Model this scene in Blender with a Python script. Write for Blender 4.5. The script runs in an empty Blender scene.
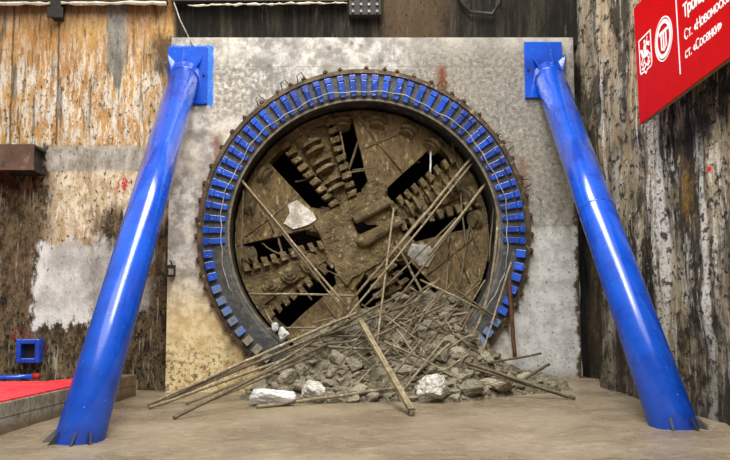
import bpy, bmesh, math, random
from mathutils import Vector, Matrix, noise as mnoise

random.seed(7)
SC = bpy.context.scene
COL = SC.collection
R = math.radians

# ------------------------------------------------------------------ camera
H = 1.66                                    # eye height (m)
F = 850.0                                   # focal length in pixels of a 730 px frame
PX, PY, HZ = 335.0, 230.0, 308.0            # principal point, horizon row
TH = math.atan((HZ - PY) / F)
cam_d = bpy.data.cameras.new('camera')
cam = bpy.data.objects.new('camera', cam_d)
COL.objects.link(cam)
cam.location = (0, 0, H)
cam.rotation_euler = (math.pi / 2 + TH, 0, 0)
cam_d.sensor_width = 36.0
cam_d.lens = 36.0 * F / 730.0
cam_d.shift_x = 30.0 / 730.0
cam_d.clip_end = 200
SC.camera = cam

# ------------------------------------------------------------------ world: overcast daylight over an open pit
W = bpy.data.worlds.new('overcast_sky')
SC.world = W
W.use_nodes = True
wn = W.node_tree
wn.nodes.clear()
w_out = wn.nodes.new('ShaderNodeOutputWorld')
w_bg = wn.nodes.new('ShaderNodeBackground')
w_tc = wn.nodes.new('ShaderNodeTexCoord')
w_sep = wn.nodes.new('ShaderNodeSeparateXYZ')
w_mr = wn.nodes.new('ShaderNodeMapRange')
w_mr.interpolation_type = 'SMOOTHSTEP'
w_mr.inputs[1].default_value = 0.05
w_mr.inputs[2].default_value = 0.75
w_mr.inputs[3].default_value = 0.22
w_mr.inputs[4].default_value = 0.75
wn.links.new(w_tc.outputs['Generated'], w_sep.inputs[0])
wn.links.new(w_sep.outputs['Z'], w_mr.inputs[0])
w_bg.inputs['Color'].default_value = (0.97, 0.985, 1.0, 1)
wn.links.new(w_mr.outputs[0], w_bg.inputs['Strength'])
wn.links.new(w_bg.outputs[0], w_out.inputs[0])

# daylight falling through the long opening at the top of the pit
day_d = bpy.data.lights.new('pit_opening_daylight', 'AREA')
day_d.shape = 'RECTANGLE'
day_d.size = 4.2
day_d.size_y = 22.5
day_d.energy = 4300
day_d.color = (1.0, 0.985, 0.96)
day = bpy.data.objects.new('pit_opening_daylight', day_d)
COL.objects.link(day)
day.location = (0.1, 5.6, 14.0)

sun_d = bpy.data.lights.new('hazy_sun', 'SUN')
sun_d.energy = 1.1
sun_d.angle = R(40)
sun_d.color = (1.0, 0.975, 0.94)
sun = bpy.data.objects.new('hazy_sun', sun_d)
COL.objects.link(sun)
sun.location = (0, 0, 20)
sun.rotation_euler = Vector((0.05, 0.75, -0.66)).to_track_quat('-Z', 'Y').to_euler()

SC.view_settings.view_transform = 'Standard'
SC.view_settings.look = 'None'
SC.view_settings.gamma = 1
SC.view_settings.use_curve_mapping = False
SC.view_settings.exposure = 0.0

# ------------------------------------------------------------------ measuring helpers
def ray(px, py):
    xc, yc = (px - PX) / F, (PY - py) / F
    return Vector((xc, math.cos(TH) - yc * math.sin(TH), math.sin(TH) + yc * math.cos(TH)))

def atY(px, py, Y):
    d = ray(px, py)
    return Vector((0, 0, H)) + d * (Y / d.y)

def atX(px, py, X):
    d = ray(px, py)
    return Vector((0, 0, H)) + d * (X / d.x)

def atZ(px, py, Z=0.0):
    d = ray(px, py)
    return Vector((0, 0, H)) + d * ((Z - H) / d.z)

def sstep(a, b, t):
    t = max(0.0, min(1.0, (t - a) / (b - a)))
    return t * t * (3 - 2 * t)

def lin(c):
    c /= 255.0
    return c / 12.92 if c <= 0.04045 else ((c + 0.055) / 1.055) ** 2.4

def K(r, g, b):
    return (lin(r), lin(g), lin(b), 1.0)

# ------------------------------------------------------------------ shader helpers
class S:
    """small expression builder around one material's node tree"""
    def __init__(self, name, rough=0.8, spec=0.3, metal=0.0):
        self.m = bpy.data.materials.new(name)
        self.m.use_nodes = True
        self.t = self.m.node_tree
        self.t.nodes.clear()
        self.out = self.t.nodes.new('ShaderNodeOutputMaterial')
        self.b = self.t.nodes.new('ShaderNodeBsdfPrincipled')
        self.t.links.new(self.b.outputs[0], self.out.inputs[0])
        self.b.inputs['Roughness'].default_value = rough
        self.b.inputs['Specular IOR Level'].default_value = spec
        self.b.inputs['Metallic'].default_value = metal
        tc = self.t.nodes.new('ShaderNodeTexCoord')
        self.pos = tc.outputs['Object']
        sp = self.t.nodes.new('ShaderNodeSeparateXYZ')
        self.t.links.new(self.pos, sp.inputs[0])
        self.x, self.y, self.z = sp.outputs
        oi = self.t.nodes.new('ShaderNodeObjectInfo')
        self.rnd = oi.outputs['Random']
    def put(self, v, sock):
        if isinstance(v, bpy.types.NodeSocket):
            self.t.links.new(v, sock)
        else:
            sock.default_value = v
    def M(self, op, a, b=0.0, clamp=False):
        n = self.t.nodes.new('ShaderNodeMath')
        n.operation = op
        n.use_clamp = clamp
        self.put(a, n.inputs[0]); self.put(b, n.inputs[1])
        return n.outputs[0]
    def add(self, a, b): return self.M('ADD', a, b)
    def sub(self, a, b): return self.M('SUBTRACT', a, b)
    def mul(self, a, b): return self.M('MULTIPLY', a, b)
    def mx(self, a, b): return self.M('MAXIMUM', a, b)
    def inv(self, a): return self.M('SUBTRACT', 1.0, a)
    def vmul(self, v, s):
        n = self.t.nodes.new('ShaderNodeVectorMath')
        n.operation = 'MULTIPLY'
        self.put(v, n.inputs[0]); n.inputs[1].default_value = s
        return n.outputs[0]
    def vadd(self, v, s):
        n = self.t.nodes.new('ShaderNodeVectorMath')
        n.operation = 'ADD'
        self.put(v, n.inputs[0]); n.inputs[1].default_value = s
        return n.outputs[0]
    def noise(self, scale=1.0, st=(1, 1, 1), det=6.0, ro=0.6, off=(0, 0, 0), dist=0.0):
        n = self.t.nodes.new('ShaderNodeTexNoise')
        self.put(self.vadd(self.vmul(self.pos, st), off), n.inputs['Vector'])
        n.inputs['Scale'].default_value = scale
        n.inputs['Detail'].default_value = det
        n.inputs['Roughness'].default_value = ro
        n.inputs['Distortion'].default_value = dist
        return n.outputs[0]
    def voro(self, scale=1.0, st=(1, 1, 1), off=(0, 0, 0), feature='F1'):
        n = self.t.nodes.new('ShaderNodeTexVoronoi')
        n.feature = feature
        self.put(self.vadd(self.vmul(self.pos, st), off), n.inputs['Vector'])
        n.inputs['Scale'].default_value = scale
        return n.outputs[0]
    def ss(self, v, a, b, lo=0.0, hi=1.0):
        n = self.t.nodes.new('ShaderNodeMapRange')
        n.interpolation_type = 'SMOOTHSTEP'
        self.put(v, n.inputs[0])
        n.inputs[1].default_value = a; n.inputs[2].default_value = b
        n.inputs[3].default_value = lo; n.inputs[4].default_value = hi
        return n.outputs[0]
    def mix(self, a, b, f):
        n = self.t.nodes.new('ShaderNodeMix')
        n.data_type = 'RGBA'
        self.put(f, n.inputs[0]); self.put(a, n.inputs[6]); self.put(b, n.inputs[7])
        return n.outputs[2]
    def band(self, v, a, b, s):
        return self.mul(self.ss(v, a - s, a + s), self.inv(self.ss(v, b - s, b + s)))
    def box(self, u, v, u0, u1, v0, v1, s):
        return self.mul(self.band(u, u0, u1, s), self.band(v, v0, v1, s))
    def col(self, c): self.put(c, self.b.inputs['Base Color'])
    def rough(self, r): self.put(r, self.b.inputs['Roughness'])
    def bump(self, h, strength=0.4, dist=0.05):
        n = self.t.nodes.new('ShaderNodeBump')
        n.inputs['Strength'].default_value = strength
        n.inputs['Distance'].default_value = dist
        self.put(h, n.inputs['Height'])
        self.t.links.new(n.outputs[0], self.b.inputs['Normal'])

YB = 17.45        # diaphragm wall at the end of the pit
YH = 17.0         # face of the concrete headwall
XR = 5.12         # right pit wall
def bx_(px): return (px - PX) / F * YB           # metres along the back wall
def bz_(py): return atY(PX, py, YB).z
def hx_(px): return (px - PX) / F * YH
def hz_(py): return atY(PX, py, YH).z

# ------------------------------------------------------------------ materials
def mat_back_wall():
    s = S('stained_diaphragm_concrete', 0.85, 0.2)
    n1 = s.noise(1.3, (1, 1, 0.8), 8, 0.65)
    n2 = s.noise(5.0, (1, 1, 0.6), 8, 0.7, (3, 0, 9))
    st1 = s.noise(5.5, (1.0, 1, 0.07), 6, 0.65, (0, 0, 2))       # long vertical runs
    st2 = s.noise(12.0, (1.0, 1, 0.10), 5, 0.7, (7, 0, 4))
    sp = s.noise(16.0, (1.0, 1, 0.55), 6, 0.75, (1, 0, 1))
    dx = s.add(s.x, s.mul(s.sub(n2, 0.5), 0.9))
    dz = s.add(s.z, s.mul(s.sub(n2, 0.5), 1.0))
    dzs = s.add(s.z, s.mul(s.sub(st1, 0.5), 2.2))
    st3 = s.noise(9.0, (1.0, 1, 0.16), 8, 0.8, (3, 0, 8))
    och = s.mix(K(206, 164, 104), K(184, 136, 78), s.ss(n1, 0.35, 0.65))
    och = s.mix(och, K(140, 104, 64), s.mul(s.ss(st1, 0.52, 0.66), .8))
    och = s.mix(och, K(112, 80, 42), s.mul(s.ss(dzs, bz_(40), bz_(-10)), 0.75))
    och = s.mix(och, K(196, 180, 152), s.mul(s.ss(n2, 0.50, 0.62), s.inv(s.ss(s.z, bz_(75), bz_(55)))))
    wht = s.mul(s.ss(st3, 0.48, 0.55), s.ss(dzs, bz_(20), bz_(85), 0.25, 1.0))
    och = s.mix(och, K(226, 218, 202), s.mul(wht, 0.9))
    gst = s.box(s.add(s.x, s.mul(s.sub(n2, .5), .4)), dzs, bx_(101), bx_(122), bz_(75), bz_(-20), 0.08)
    och = s.mix(och, s.mix(K(110, 110, 104), K(160, 156, 144), s.ss(n2, .35, .65)), gst)
    och = s.mix(och, K(112, 104, 90), s.mul(s.ss(st1, .57, .63), .7))
    och = s.mix(och, K(70, 54, 36), s.mul(s.ss(st2, .58, .66), .7))
    och = s.mix(och, K(58, 46, 32), s.mul(s.ss(sp, 0.55, 0.62), s.ss(s.z, bz_(60), bz_(85), .5, .95)))
    # lower, dark weathered concrete
    drk = s.mix(K(58, 48, 34), K(112, 95, 70), s.ss(n2, 0.38, 0.58))
    drk = s.mix(drk, K(150, 134, 108), s.mul(s.ss(st3, 0.54, 0.64), s.ss(n1, 0.40, 0.56)))
    drk = s.mix(drk, K(26, 22, 16), s.mul(s.ss(sp, 0.50, 0.58), s.ss(n1, .36, .56, .35, 1.0)))
    drk = s.mix(drk, K(190, 180, 160), s.mul(s.ss(st2, 0.58, 0.66), 0.6))
    crm = s.mix(K(222, 208, 180), K(182, 158, 120), s.ss(n2, 0.42, 0.60))
    crm = s.mix(crm, K(236, 228, 210), s.ss(st3, .52, .62))
    crm = s.mix(crm, K(78, 62, 44), s.ss(sp, 0.54, 0.63))
    cm = s.mx(s.box(dx, dzs, bx_(48), bx_(92), bz_(250), bz_(160), 0.2),
              s.box(dx, dzs, bx_(85), bx_(170), bz_(215), bz_(150), 0.25))
    low = s.mix(drk, crm, cm)
    gry = s.mix(K(226, 226, 222), K(176, 174, 168), s.ss(n1, 0.38, 0.62))
    gry = s.mix(gry, K(70, 64, 54), s.ss(sp, 0.58, 0.68))
    dzw = s.add(s.z, s.mul(s.sub(n2, 0.5), 1.1))
    dxw = s.add(s.x, s.mul(s.sub(n2, 0.5), 0.8))
    dxj = s.add(s.x, s.mul(s.sub(n2, 0.5), 0.06))
    wm = s.mx(s.box(dxw, dzw, bx_(36), bx_(92), bz_(325), bz_(243), 0.06),
              s.mul(s.box(dxw, dzw, bx_(88), bx_(150), bz_(312), bz_(246), 0.12), 0.62))
    low = s.mix(low, gry, wm)
    bandm = s.box(dxw, s.add(s.z, s.mul(s.sub(n2, 0.5), 0.18)), bx_(43), bx_(175), bz_(171), bz_(146), 0.04)
    bnd = s.mix(K(188, 182, 170), K(140, 132, 118), s.ss(n2, 0.36, 0.66))
    bnd = s.mix(bnd, K(60, 52, 42), s.mul(s.ss(sp, 0.57, 0.66), 0.9))
    low = s.mix(low, bnd, bandm)
    up = s.ss(s.add(s.z, s.mul(s.sub(n2, 0.5), 0.35)), bz_(149), bz_(143))
    c = s.mix(low, och, up)
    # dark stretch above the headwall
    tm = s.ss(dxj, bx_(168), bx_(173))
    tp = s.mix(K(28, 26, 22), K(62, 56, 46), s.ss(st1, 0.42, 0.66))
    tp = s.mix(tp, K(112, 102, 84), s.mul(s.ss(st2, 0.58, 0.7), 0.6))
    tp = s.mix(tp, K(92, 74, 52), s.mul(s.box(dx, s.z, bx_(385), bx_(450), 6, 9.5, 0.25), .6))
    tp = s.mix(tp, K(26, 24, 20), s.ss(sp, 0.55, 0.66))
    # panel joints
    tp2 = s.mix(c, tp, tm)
    jt = s.mx(s.band(dxj, bx_(51), bx_(53), 0.02), s.band(dxj, bx_(4), bx_(6), 0.02))
    jt = s.mul(jt, s.ss(s.z, 4.9, 5.1))
    tp2 = s.mix(tp2, K(52, 42, 30), s.mul(jt, 0.8))
    # dark seepage patches
    ob = s.box(dx, dz, bx_(148), bx_(168), bz_(75), bz_(35), 0.15)
    tp2 = s.mix(tp2, K(58, 44, 28), s.mul(ob, 0.85))
    rd = s.box(dxw, dzw, bx_(119), bx_(124), bz_(196), bz_(176), 0.03)
    tp2 = s.mix(tp2, K(190, 50, 50), s.mul(rd, s.ss(sp, 0.45, 0.5)))
    r2 = s.mx(s.box(dxw, dzw, bx_(14), bx_(38), bz_(337), bz_(330), 0.03),
              s.box(dxw, dzw, bx_(43), bx_(47), bz_(356), bz_(350), 0.02))
    tp2 = s.mix(tp2, K(130, 40, 36), s.mul(r2, s.ss(sp, 0.46, 0.56, 0, .7)))
    s.col(tp2)
    s.bump(s.add(s.mul(n2, 0.6), s.mul(sp, 0.5)), 0.6, 0.08)
    return s.m

def mat_right_wall():
    s = S('streaked_pit_concrete', 0.8, 0.25)
    # object y runs along the wall, z up
    n1 = s.noise(1.0, (1, 0.6, 0.5), 8, 0.65)
    n2 = s.noise(5.0, (1, 0.7, 0.5), 8, 0.7, (0, 3, 3))
    st1 = s.noise(1.5, (1, 1, 0.09), 7, 0.7, (0, 5, 0), 0.3)
    st2 = s.noise(2.4, (1, 1, 0.25), 9, 0.78, (0, 1, 7), 0.3)
    st3 = s.noise(4.0, (1, 1, 0.22), 8, 0.8, (0, 9, 2), 0.2)
    bl = s.noise(0.9, (1, 1, 0.7), 8, 0.72, (0, 4, 4))
    sp = s.noise(12.0, (1, 0.4, 0.6), 6, 0.75, (2, 0, 0))
    c = s.mix(K(70, 61, 47), K(146, 131, 104), s.ss(n1, 0.40, 0.60))
    c = s.mix(c, K(172, 160, 136), s.mul(s.ss(st2, 0.50, 0.58), s.ss(n1, .35, .6)))
    tan = s.mix(K(206, 192, 164), K(160, 134, 96), s.ss(st1, 0.42, 0.58))
    tan = s.mix(tan, K(120, 104, 78), s.ss(st3, .52, .6))
    tmask = s.mul(s.ss(s.add(s.z, s.mul(s.sub(st1, 0.5), 4.0)), 3.4, 5.2), s.ss(s.y, 12.2, 14.0))
    c = s.mix(c, tan, s.mul(tmask, 0.9))
    c = s.mix(c, K(34, 29, 23), s.mul(s.inv(s.ss(st2, 0.40, 0.48)), s.inv(s.mul(tmask, .55))))
    c = s.mix(c, K(52, 45, 34), s.mul(s.inv(s.ss(st1, 0.40, 0.47)), .8))
    c = s.mix(c, K(32, 27, 20), s.mul(s.ss(bl, 0.49, 0.57), .85))
    c = s.mix(c, K(188, 176, 152), s.mul(s.inv(s.ss(bl, 0.36, 0.44)), .6))
    c = s.mix(c, K(218, 212, 198), s.mul(s.ss(st3, 0.53, 0.62), s.ss(n1, 0.38, 0.6, 0.3, 0.9)))
    c = s.mix(c, K(230, 225, 214), s.mul(s.ss(st1, 0.56, 0.62), s.ss(sp, 0.38, 0.54)))
    def streak(px, z0, z1, w, a):
        y0 = XR * F / (px - PX)
        dy = s.add(s.y, s.mul(s.sub(n2, 0.5), 0.35))
        return s.mul(s.mul(s.band(dy, y0 - w, y0 + w, 0.06), s.band(s.add(s.z, n2), z0, z1, 0.5)), s.mul(s.ss(sp, 0.34, 0.5), a))
    wm = s.mx(streak(706, 0.3, 4.3, 0.10, 0.95), streak(664, 0.6, 5.2, 0.14, 0.8))
    wm = s.mx(wm, streak(618, 2.5, 4.8, 0.22, 0.55))
    c = s.mix(c, K(222, 218, 208), wm)
    c = s.mix(c, K(22, 19, 15), s.mul(s.ss(sp, 0.52, 0.59), 0.92))
    c = s.mix(c, K(150, 112, 40), s.mul(s.mul(s.box(s.add(s.y, s.mul(s.sub(n2, 0.5), .9)), s.add(s.z, s.mul(s.sub(n2, .5), 1.5)), 12.1, 12.4, 2.9, 3.7, 0.15), s.ss(sp, .4, .55)), 0.6))
    # darker brown towards the foot and the far corner
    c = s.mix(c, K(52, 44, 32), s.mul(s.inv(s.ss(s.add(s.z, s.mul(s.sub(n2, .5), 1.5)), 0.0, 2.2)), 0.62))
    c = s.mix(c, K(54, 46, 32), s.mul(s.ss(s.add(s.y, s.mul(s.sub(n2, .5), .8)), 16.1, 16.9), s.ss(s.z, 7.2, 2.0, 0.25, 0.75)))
    yr = XR * F / (716 - PX)
    rm = s.box(s.add(s.y, s.mul(s.sub(n2, .5), .2)), s.add(s.z, s.mul(s.sub(sp, .5), .2)), yr - .07, yr + .05, 3.47, 3.58, 0.03)
    c = s.mix(c, K(200, 50, 40), rm)
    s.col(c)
    s.bump(s.add(s.mul(st2, 0.8), s.mul(sp, 0.5)), 0.8, 0.10)
    return s.m

def mat_headwall():
    s = S('pale_headwall_concrete', 0.8, 0.25)
    n1 = s.noise(0.9, (1, 1, 1), 7, 0.6, (4, 0, 2))
    n2 = s.noise(4.0, (1, 1, 1), 8, 0.68)
    n3 = s.noise(11.0, (1, 1, 1), 6, 0.7, (0, 0, 5))
    sp = s.noise(20.0, (1, 1, 1), 4, 0.65, (3, 0, 3))
    st = s.noise(7.0, (1, 1, 0.12), 5, 0.65, (2, 0, 0))
    dx = s.add(s.x, s.mul(s.sub(n2, 0.5), 0.7))
    dz = s.add(s.z, s.mul(s.sub(n2, 0.5), 0.9))
    c = s.mix(K(206, 202, 194), K(146, 142, 133), s.ss(n2, 0.40, 0.60))
    c = s.mix(c, K(128, 124, 116), s.mul(s.ss(s.noise(1.6, (1, 1, 1), 7, .65, (1, 0, 7)), 0.50, 0.62), 0.6))
    c = s.mix(c, K(222, 212, 190), s.mul(s.ss(n1, 0.48, 0.62), 0.5))
    c = s.mix(c, K(118, 112, 102), s.mul(s.ss(n3, 0.56, 0.70), 0.6))
    # grey washed area at the upper right, with pale scratches
    um = s.box(dx, dz, hx_(405), hx_(585), hz_(225), hz_(45), 0.4)
    ug = s.mix(K(94, 89, 79), K(146, 140, 128), s.ss(n3, 0.38, 0.62))
    sc = s.noise(5.0, (1, 1, 1), 2, 0.5, (8, 0, 1), 2.5)
    scm = s.mul(s.band(sc, 0.485, 0.515, 0.012), s.ss(n2, 0.4, 0.6))
    ug = s.mix(ug, K(206, 202, 192), s.mul(scm, 0.8))
    c = s.mix(c, ug, s.mul(um, 0.85))
    ul = s.box(dx, dz, hx_(205), hx_(290), hz_(120), hz_(62), 0.3)
    c = s.mix(c, K(118, 114, 106), s.mul(s.mul(ul, s.ss(n3, 0.40, 0.56)), 0.8))
    # cream, mud splashed left foot
    lm = s.mul(s.inv(s.ss(dx, hx_(250), hx_(300))), s.inv(s.ss(dz, hz_(335), hz_(255))))
    lc = s.mix(K(226, 208, 164), K(200, 172, 116), s.ss(n2, 0.40, 0.62))
    spl = s.mul(s.ss(n3, 0.50, 0.58), s.inv(s.ss(dz, hz_(375), hz_(315))))
    lc = s.mix(lc, K(86, 66, 36), s.mul(spl, 0.85))
    c = s.mix(c, lc, lm)
    rn = s.mul(s.band(dx, hx_(225), hx_(250), .06), s.inv(s.ss(s.z, hz_(350), hz_(310))))
    c = s.mix(c, K(150, 124, 78), s.mul(rn, 0.5))
    # right foot: pale with dark spots, wet brown edge
    rm = s.mul(s.ss(dx, hx_(505), hx_(520)), s.inv(s.ss(s.z, hz_(232), hz_(226))))
    rc = s.mix(K(206, 205, 200), K(176, 174, 168), s.ss(n2, 0.4, 0.6))
    rc = s.mix(rc, K(72, 64, 50), s.mul(s.ss(sp, 0.59, 0.64), 0.9))
    rc = s.mix(rc, K(84, 72, 54), s.mul(s.ss(n3, 0.60, 0.66), s.inv(s.ss(s.z, hz_(385), hz_(300)))))
    c = s.mix(c, rc, rm)
    edge = s.mul(s.ss(s.add(s.x, s.mul(s.sub(n2, .5), .5)), hx_(574), hx_(578)), s.inv(s.ss(s.z, hz_(215), hz_(160), 0.0, 0.6)))
    c = s.mix(c, K(74, 60, 42), edge)
    ft = s.mul(s.ss(dx, hx_(470), hx_(480)), s.inv(s.ss(dz, hz_(385), hz_(365))))
    c = s.mix(c, K(112, 92, 62), s.mul(ft, 0.8))
    # vertical runs, construction joints and tie holes
    c = s.mix(c, K(120, 108, 90), s.mul(s.ss(st, 0.60, 0.70), 0.4))
    j = s.mx(s.band(s.z, hz_(67), hz_(66), 0.008), s.mul(s.band(s.z, hz_(226), hz_(224.5), .012), s.ss(s.x, hx_(520), hx_(525))))
    j = s.mx(j, s.mul(s.mx(s.band(s.x, hx_(395), hx_(396), 0.006), s.band(s.x, hx_(225), hx_(226), 0.006)), s.ss(s.z, hz_(70), hz_(66))))
    c = s.mix(c, K(110, 104, 94), s.mul(j, s.ss(n3, .3, .7, 0.1, 0.7)))
    for px, py, r in ((246, 65, .045), (268, 66, .055), (232, 70, .05), (329, 48, .05), (352, 43, .045), (362, 46, .05), (382, 61, .06)):
        dd = s.M('SQRT', s.add(s.M('POWER', s.M('ABSOLUTE', s.sub(s.x, hx_(px))), 2.0), s.M('POWER', s.M('ABSOLUTE', s.sub(s.z, hz_(py))), 2.0)))
        c = s.mix(c, K(108, 104, 98), s.mul(s.inv(s.ss(dd, r * .6, r * 1.2)), .7))
    os_ = s.box(s.add(s.x, s.mul(s.sub(n3, .5), .16)), s.add(s.z, s.mul(s.sub(n3, .5), .16)), hx_(166), hx_(210.5), hz_(106), hz_(45.5), .012)
    c = s.mix(c, K(24, 112, 214), s.mul(os_, s.ss(sp, .3, .5, .6, .95)))
    # rust bleeding out around the ring
    for px0, px1, py0, py1, a in ((440, 449, 90, 66, 1.0), (211, 219, 160, 136, .8), (520, 530, 195, 158, .55), (192, 199, 225, 205, .3)):
        c = s.mix(c, K(112, 62, 28), s.mul(s.box(s.add(s.x, s.mul(s.sub(n3, .5), .3)), s.add(s.z, s.mul(s.sub(n3, .5), .4)), hx_(px0), hx_(px1), hz_(py0), hz_(py1), .1), a))
    s.col(c)
    s.bump(s.add(s.mul(n2, 0.5), s.mul(n3, 0.4)), 0.25, 0.05)
    return s.m

def mat_floor():
    s = S('wet_mud', 0.5, 0.5)
    n1 = s.noise(0.6, (1, 1, 1), 6, 0.6)
    n2 = s.noise(4.0, (1, 1.6, 1), 7, 0.65)
    n3 = s.noise(9.0, (1, 1.2, 1), 8, 0.78, (4, 4, 0))
    n4 = s.noise(38.0, (1, 1, 1), 4, 0.7)
    c = s.mix(K(158, 142, 116), K(132, 116, 92), s.ss(n1, 0.35, 0.65))
    c = s.mix(c, K(186, 168, 140), s.mul(s.ss(n2, 0.5, 0.68), 0.6))
    c = s.mix(c, K(112, 92, 64), s.mul(s.ss(n3, 0.52, 0.62), 0.6))
    c = s.mix(c, K(84, 70, 50), s.mul(s.ss(n4, 0.60, 0.68), 0.55))
    s.col(c)
    s.rough(s.ss(n1, 0.35, 0.62, 0.5, 0.22))
    s.bump(s.add(s.mul(n2, 0.8), s.mul(n3, 0.6)), 0.9, 0.09)
    return s.m

def mat_paint(name, base, dark, chip, rough=0.32, chips=0.66):
    s = S(name, rough, 0.5)
    n = s.noise(1.2, (1, 1, 1), 5, 0.6)
    f = s.noise(18.0, (1, 1, 1), 5, 0.7, (5, 1, 2))
    g = s.noise(7.0, (1, 1, 1), 5, 0.7, (2, 8, 1))
    c = s.mix(base, dark, s.ss(n, 0.4, 0.68))
    c = s.mix(c, chip, s.mul(s.ss(f, chips, chips + 0.05), 0.7))
    s.col(c)
    s.rough(s.ss(g, 0.35, 0.7, rough, rough + 0.10))
    s.b.inputs['Specular IOR Level'].default_value = 0.35
    s.b.inputs['Coat Weight'].default_value = 1.0
    s.b.inputs['Coat Roughness'].default_value = 0.15
    s.bump(f, 0.05, 0.02)
    return s.m

def mat_rough(name, a, b, dark, sc=4.0, rough=0.75, spec=0.35, bump=0.6, bd=0.06, hi=None, hs=(1, 1, 1), rnd=0.0):
    s = S(name, rough, spec)
    n1 = s.noise(sc, hs, 7, 0.65)
    n2 = s.noise(sc * 3.7, hs, 6, 0.7, (4, 2, 6))
    c = s.mix(a, b, s.ss(n1, 0.36, 0.64))
    c = s.mix(c, dark, s.mul(s.ss(n2, 0.53, 0.66), 0.8))
    if hi:
        n3 = s.noise(sc * 2.1, hs, 5, 0.7, (9, 9, 1))
        c = s.mix(c, hi, s.mul(s.ss(n3, 0.56, 0.66), 0.8))
    if rnd:
        c = s.mix(c, dark, s.mul(s.rnd, rnd))
    s.col(c)
    s.bump(s.add(n1, s.mul(n2, 0.5)), bump, bd)
    return s.m

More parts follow.
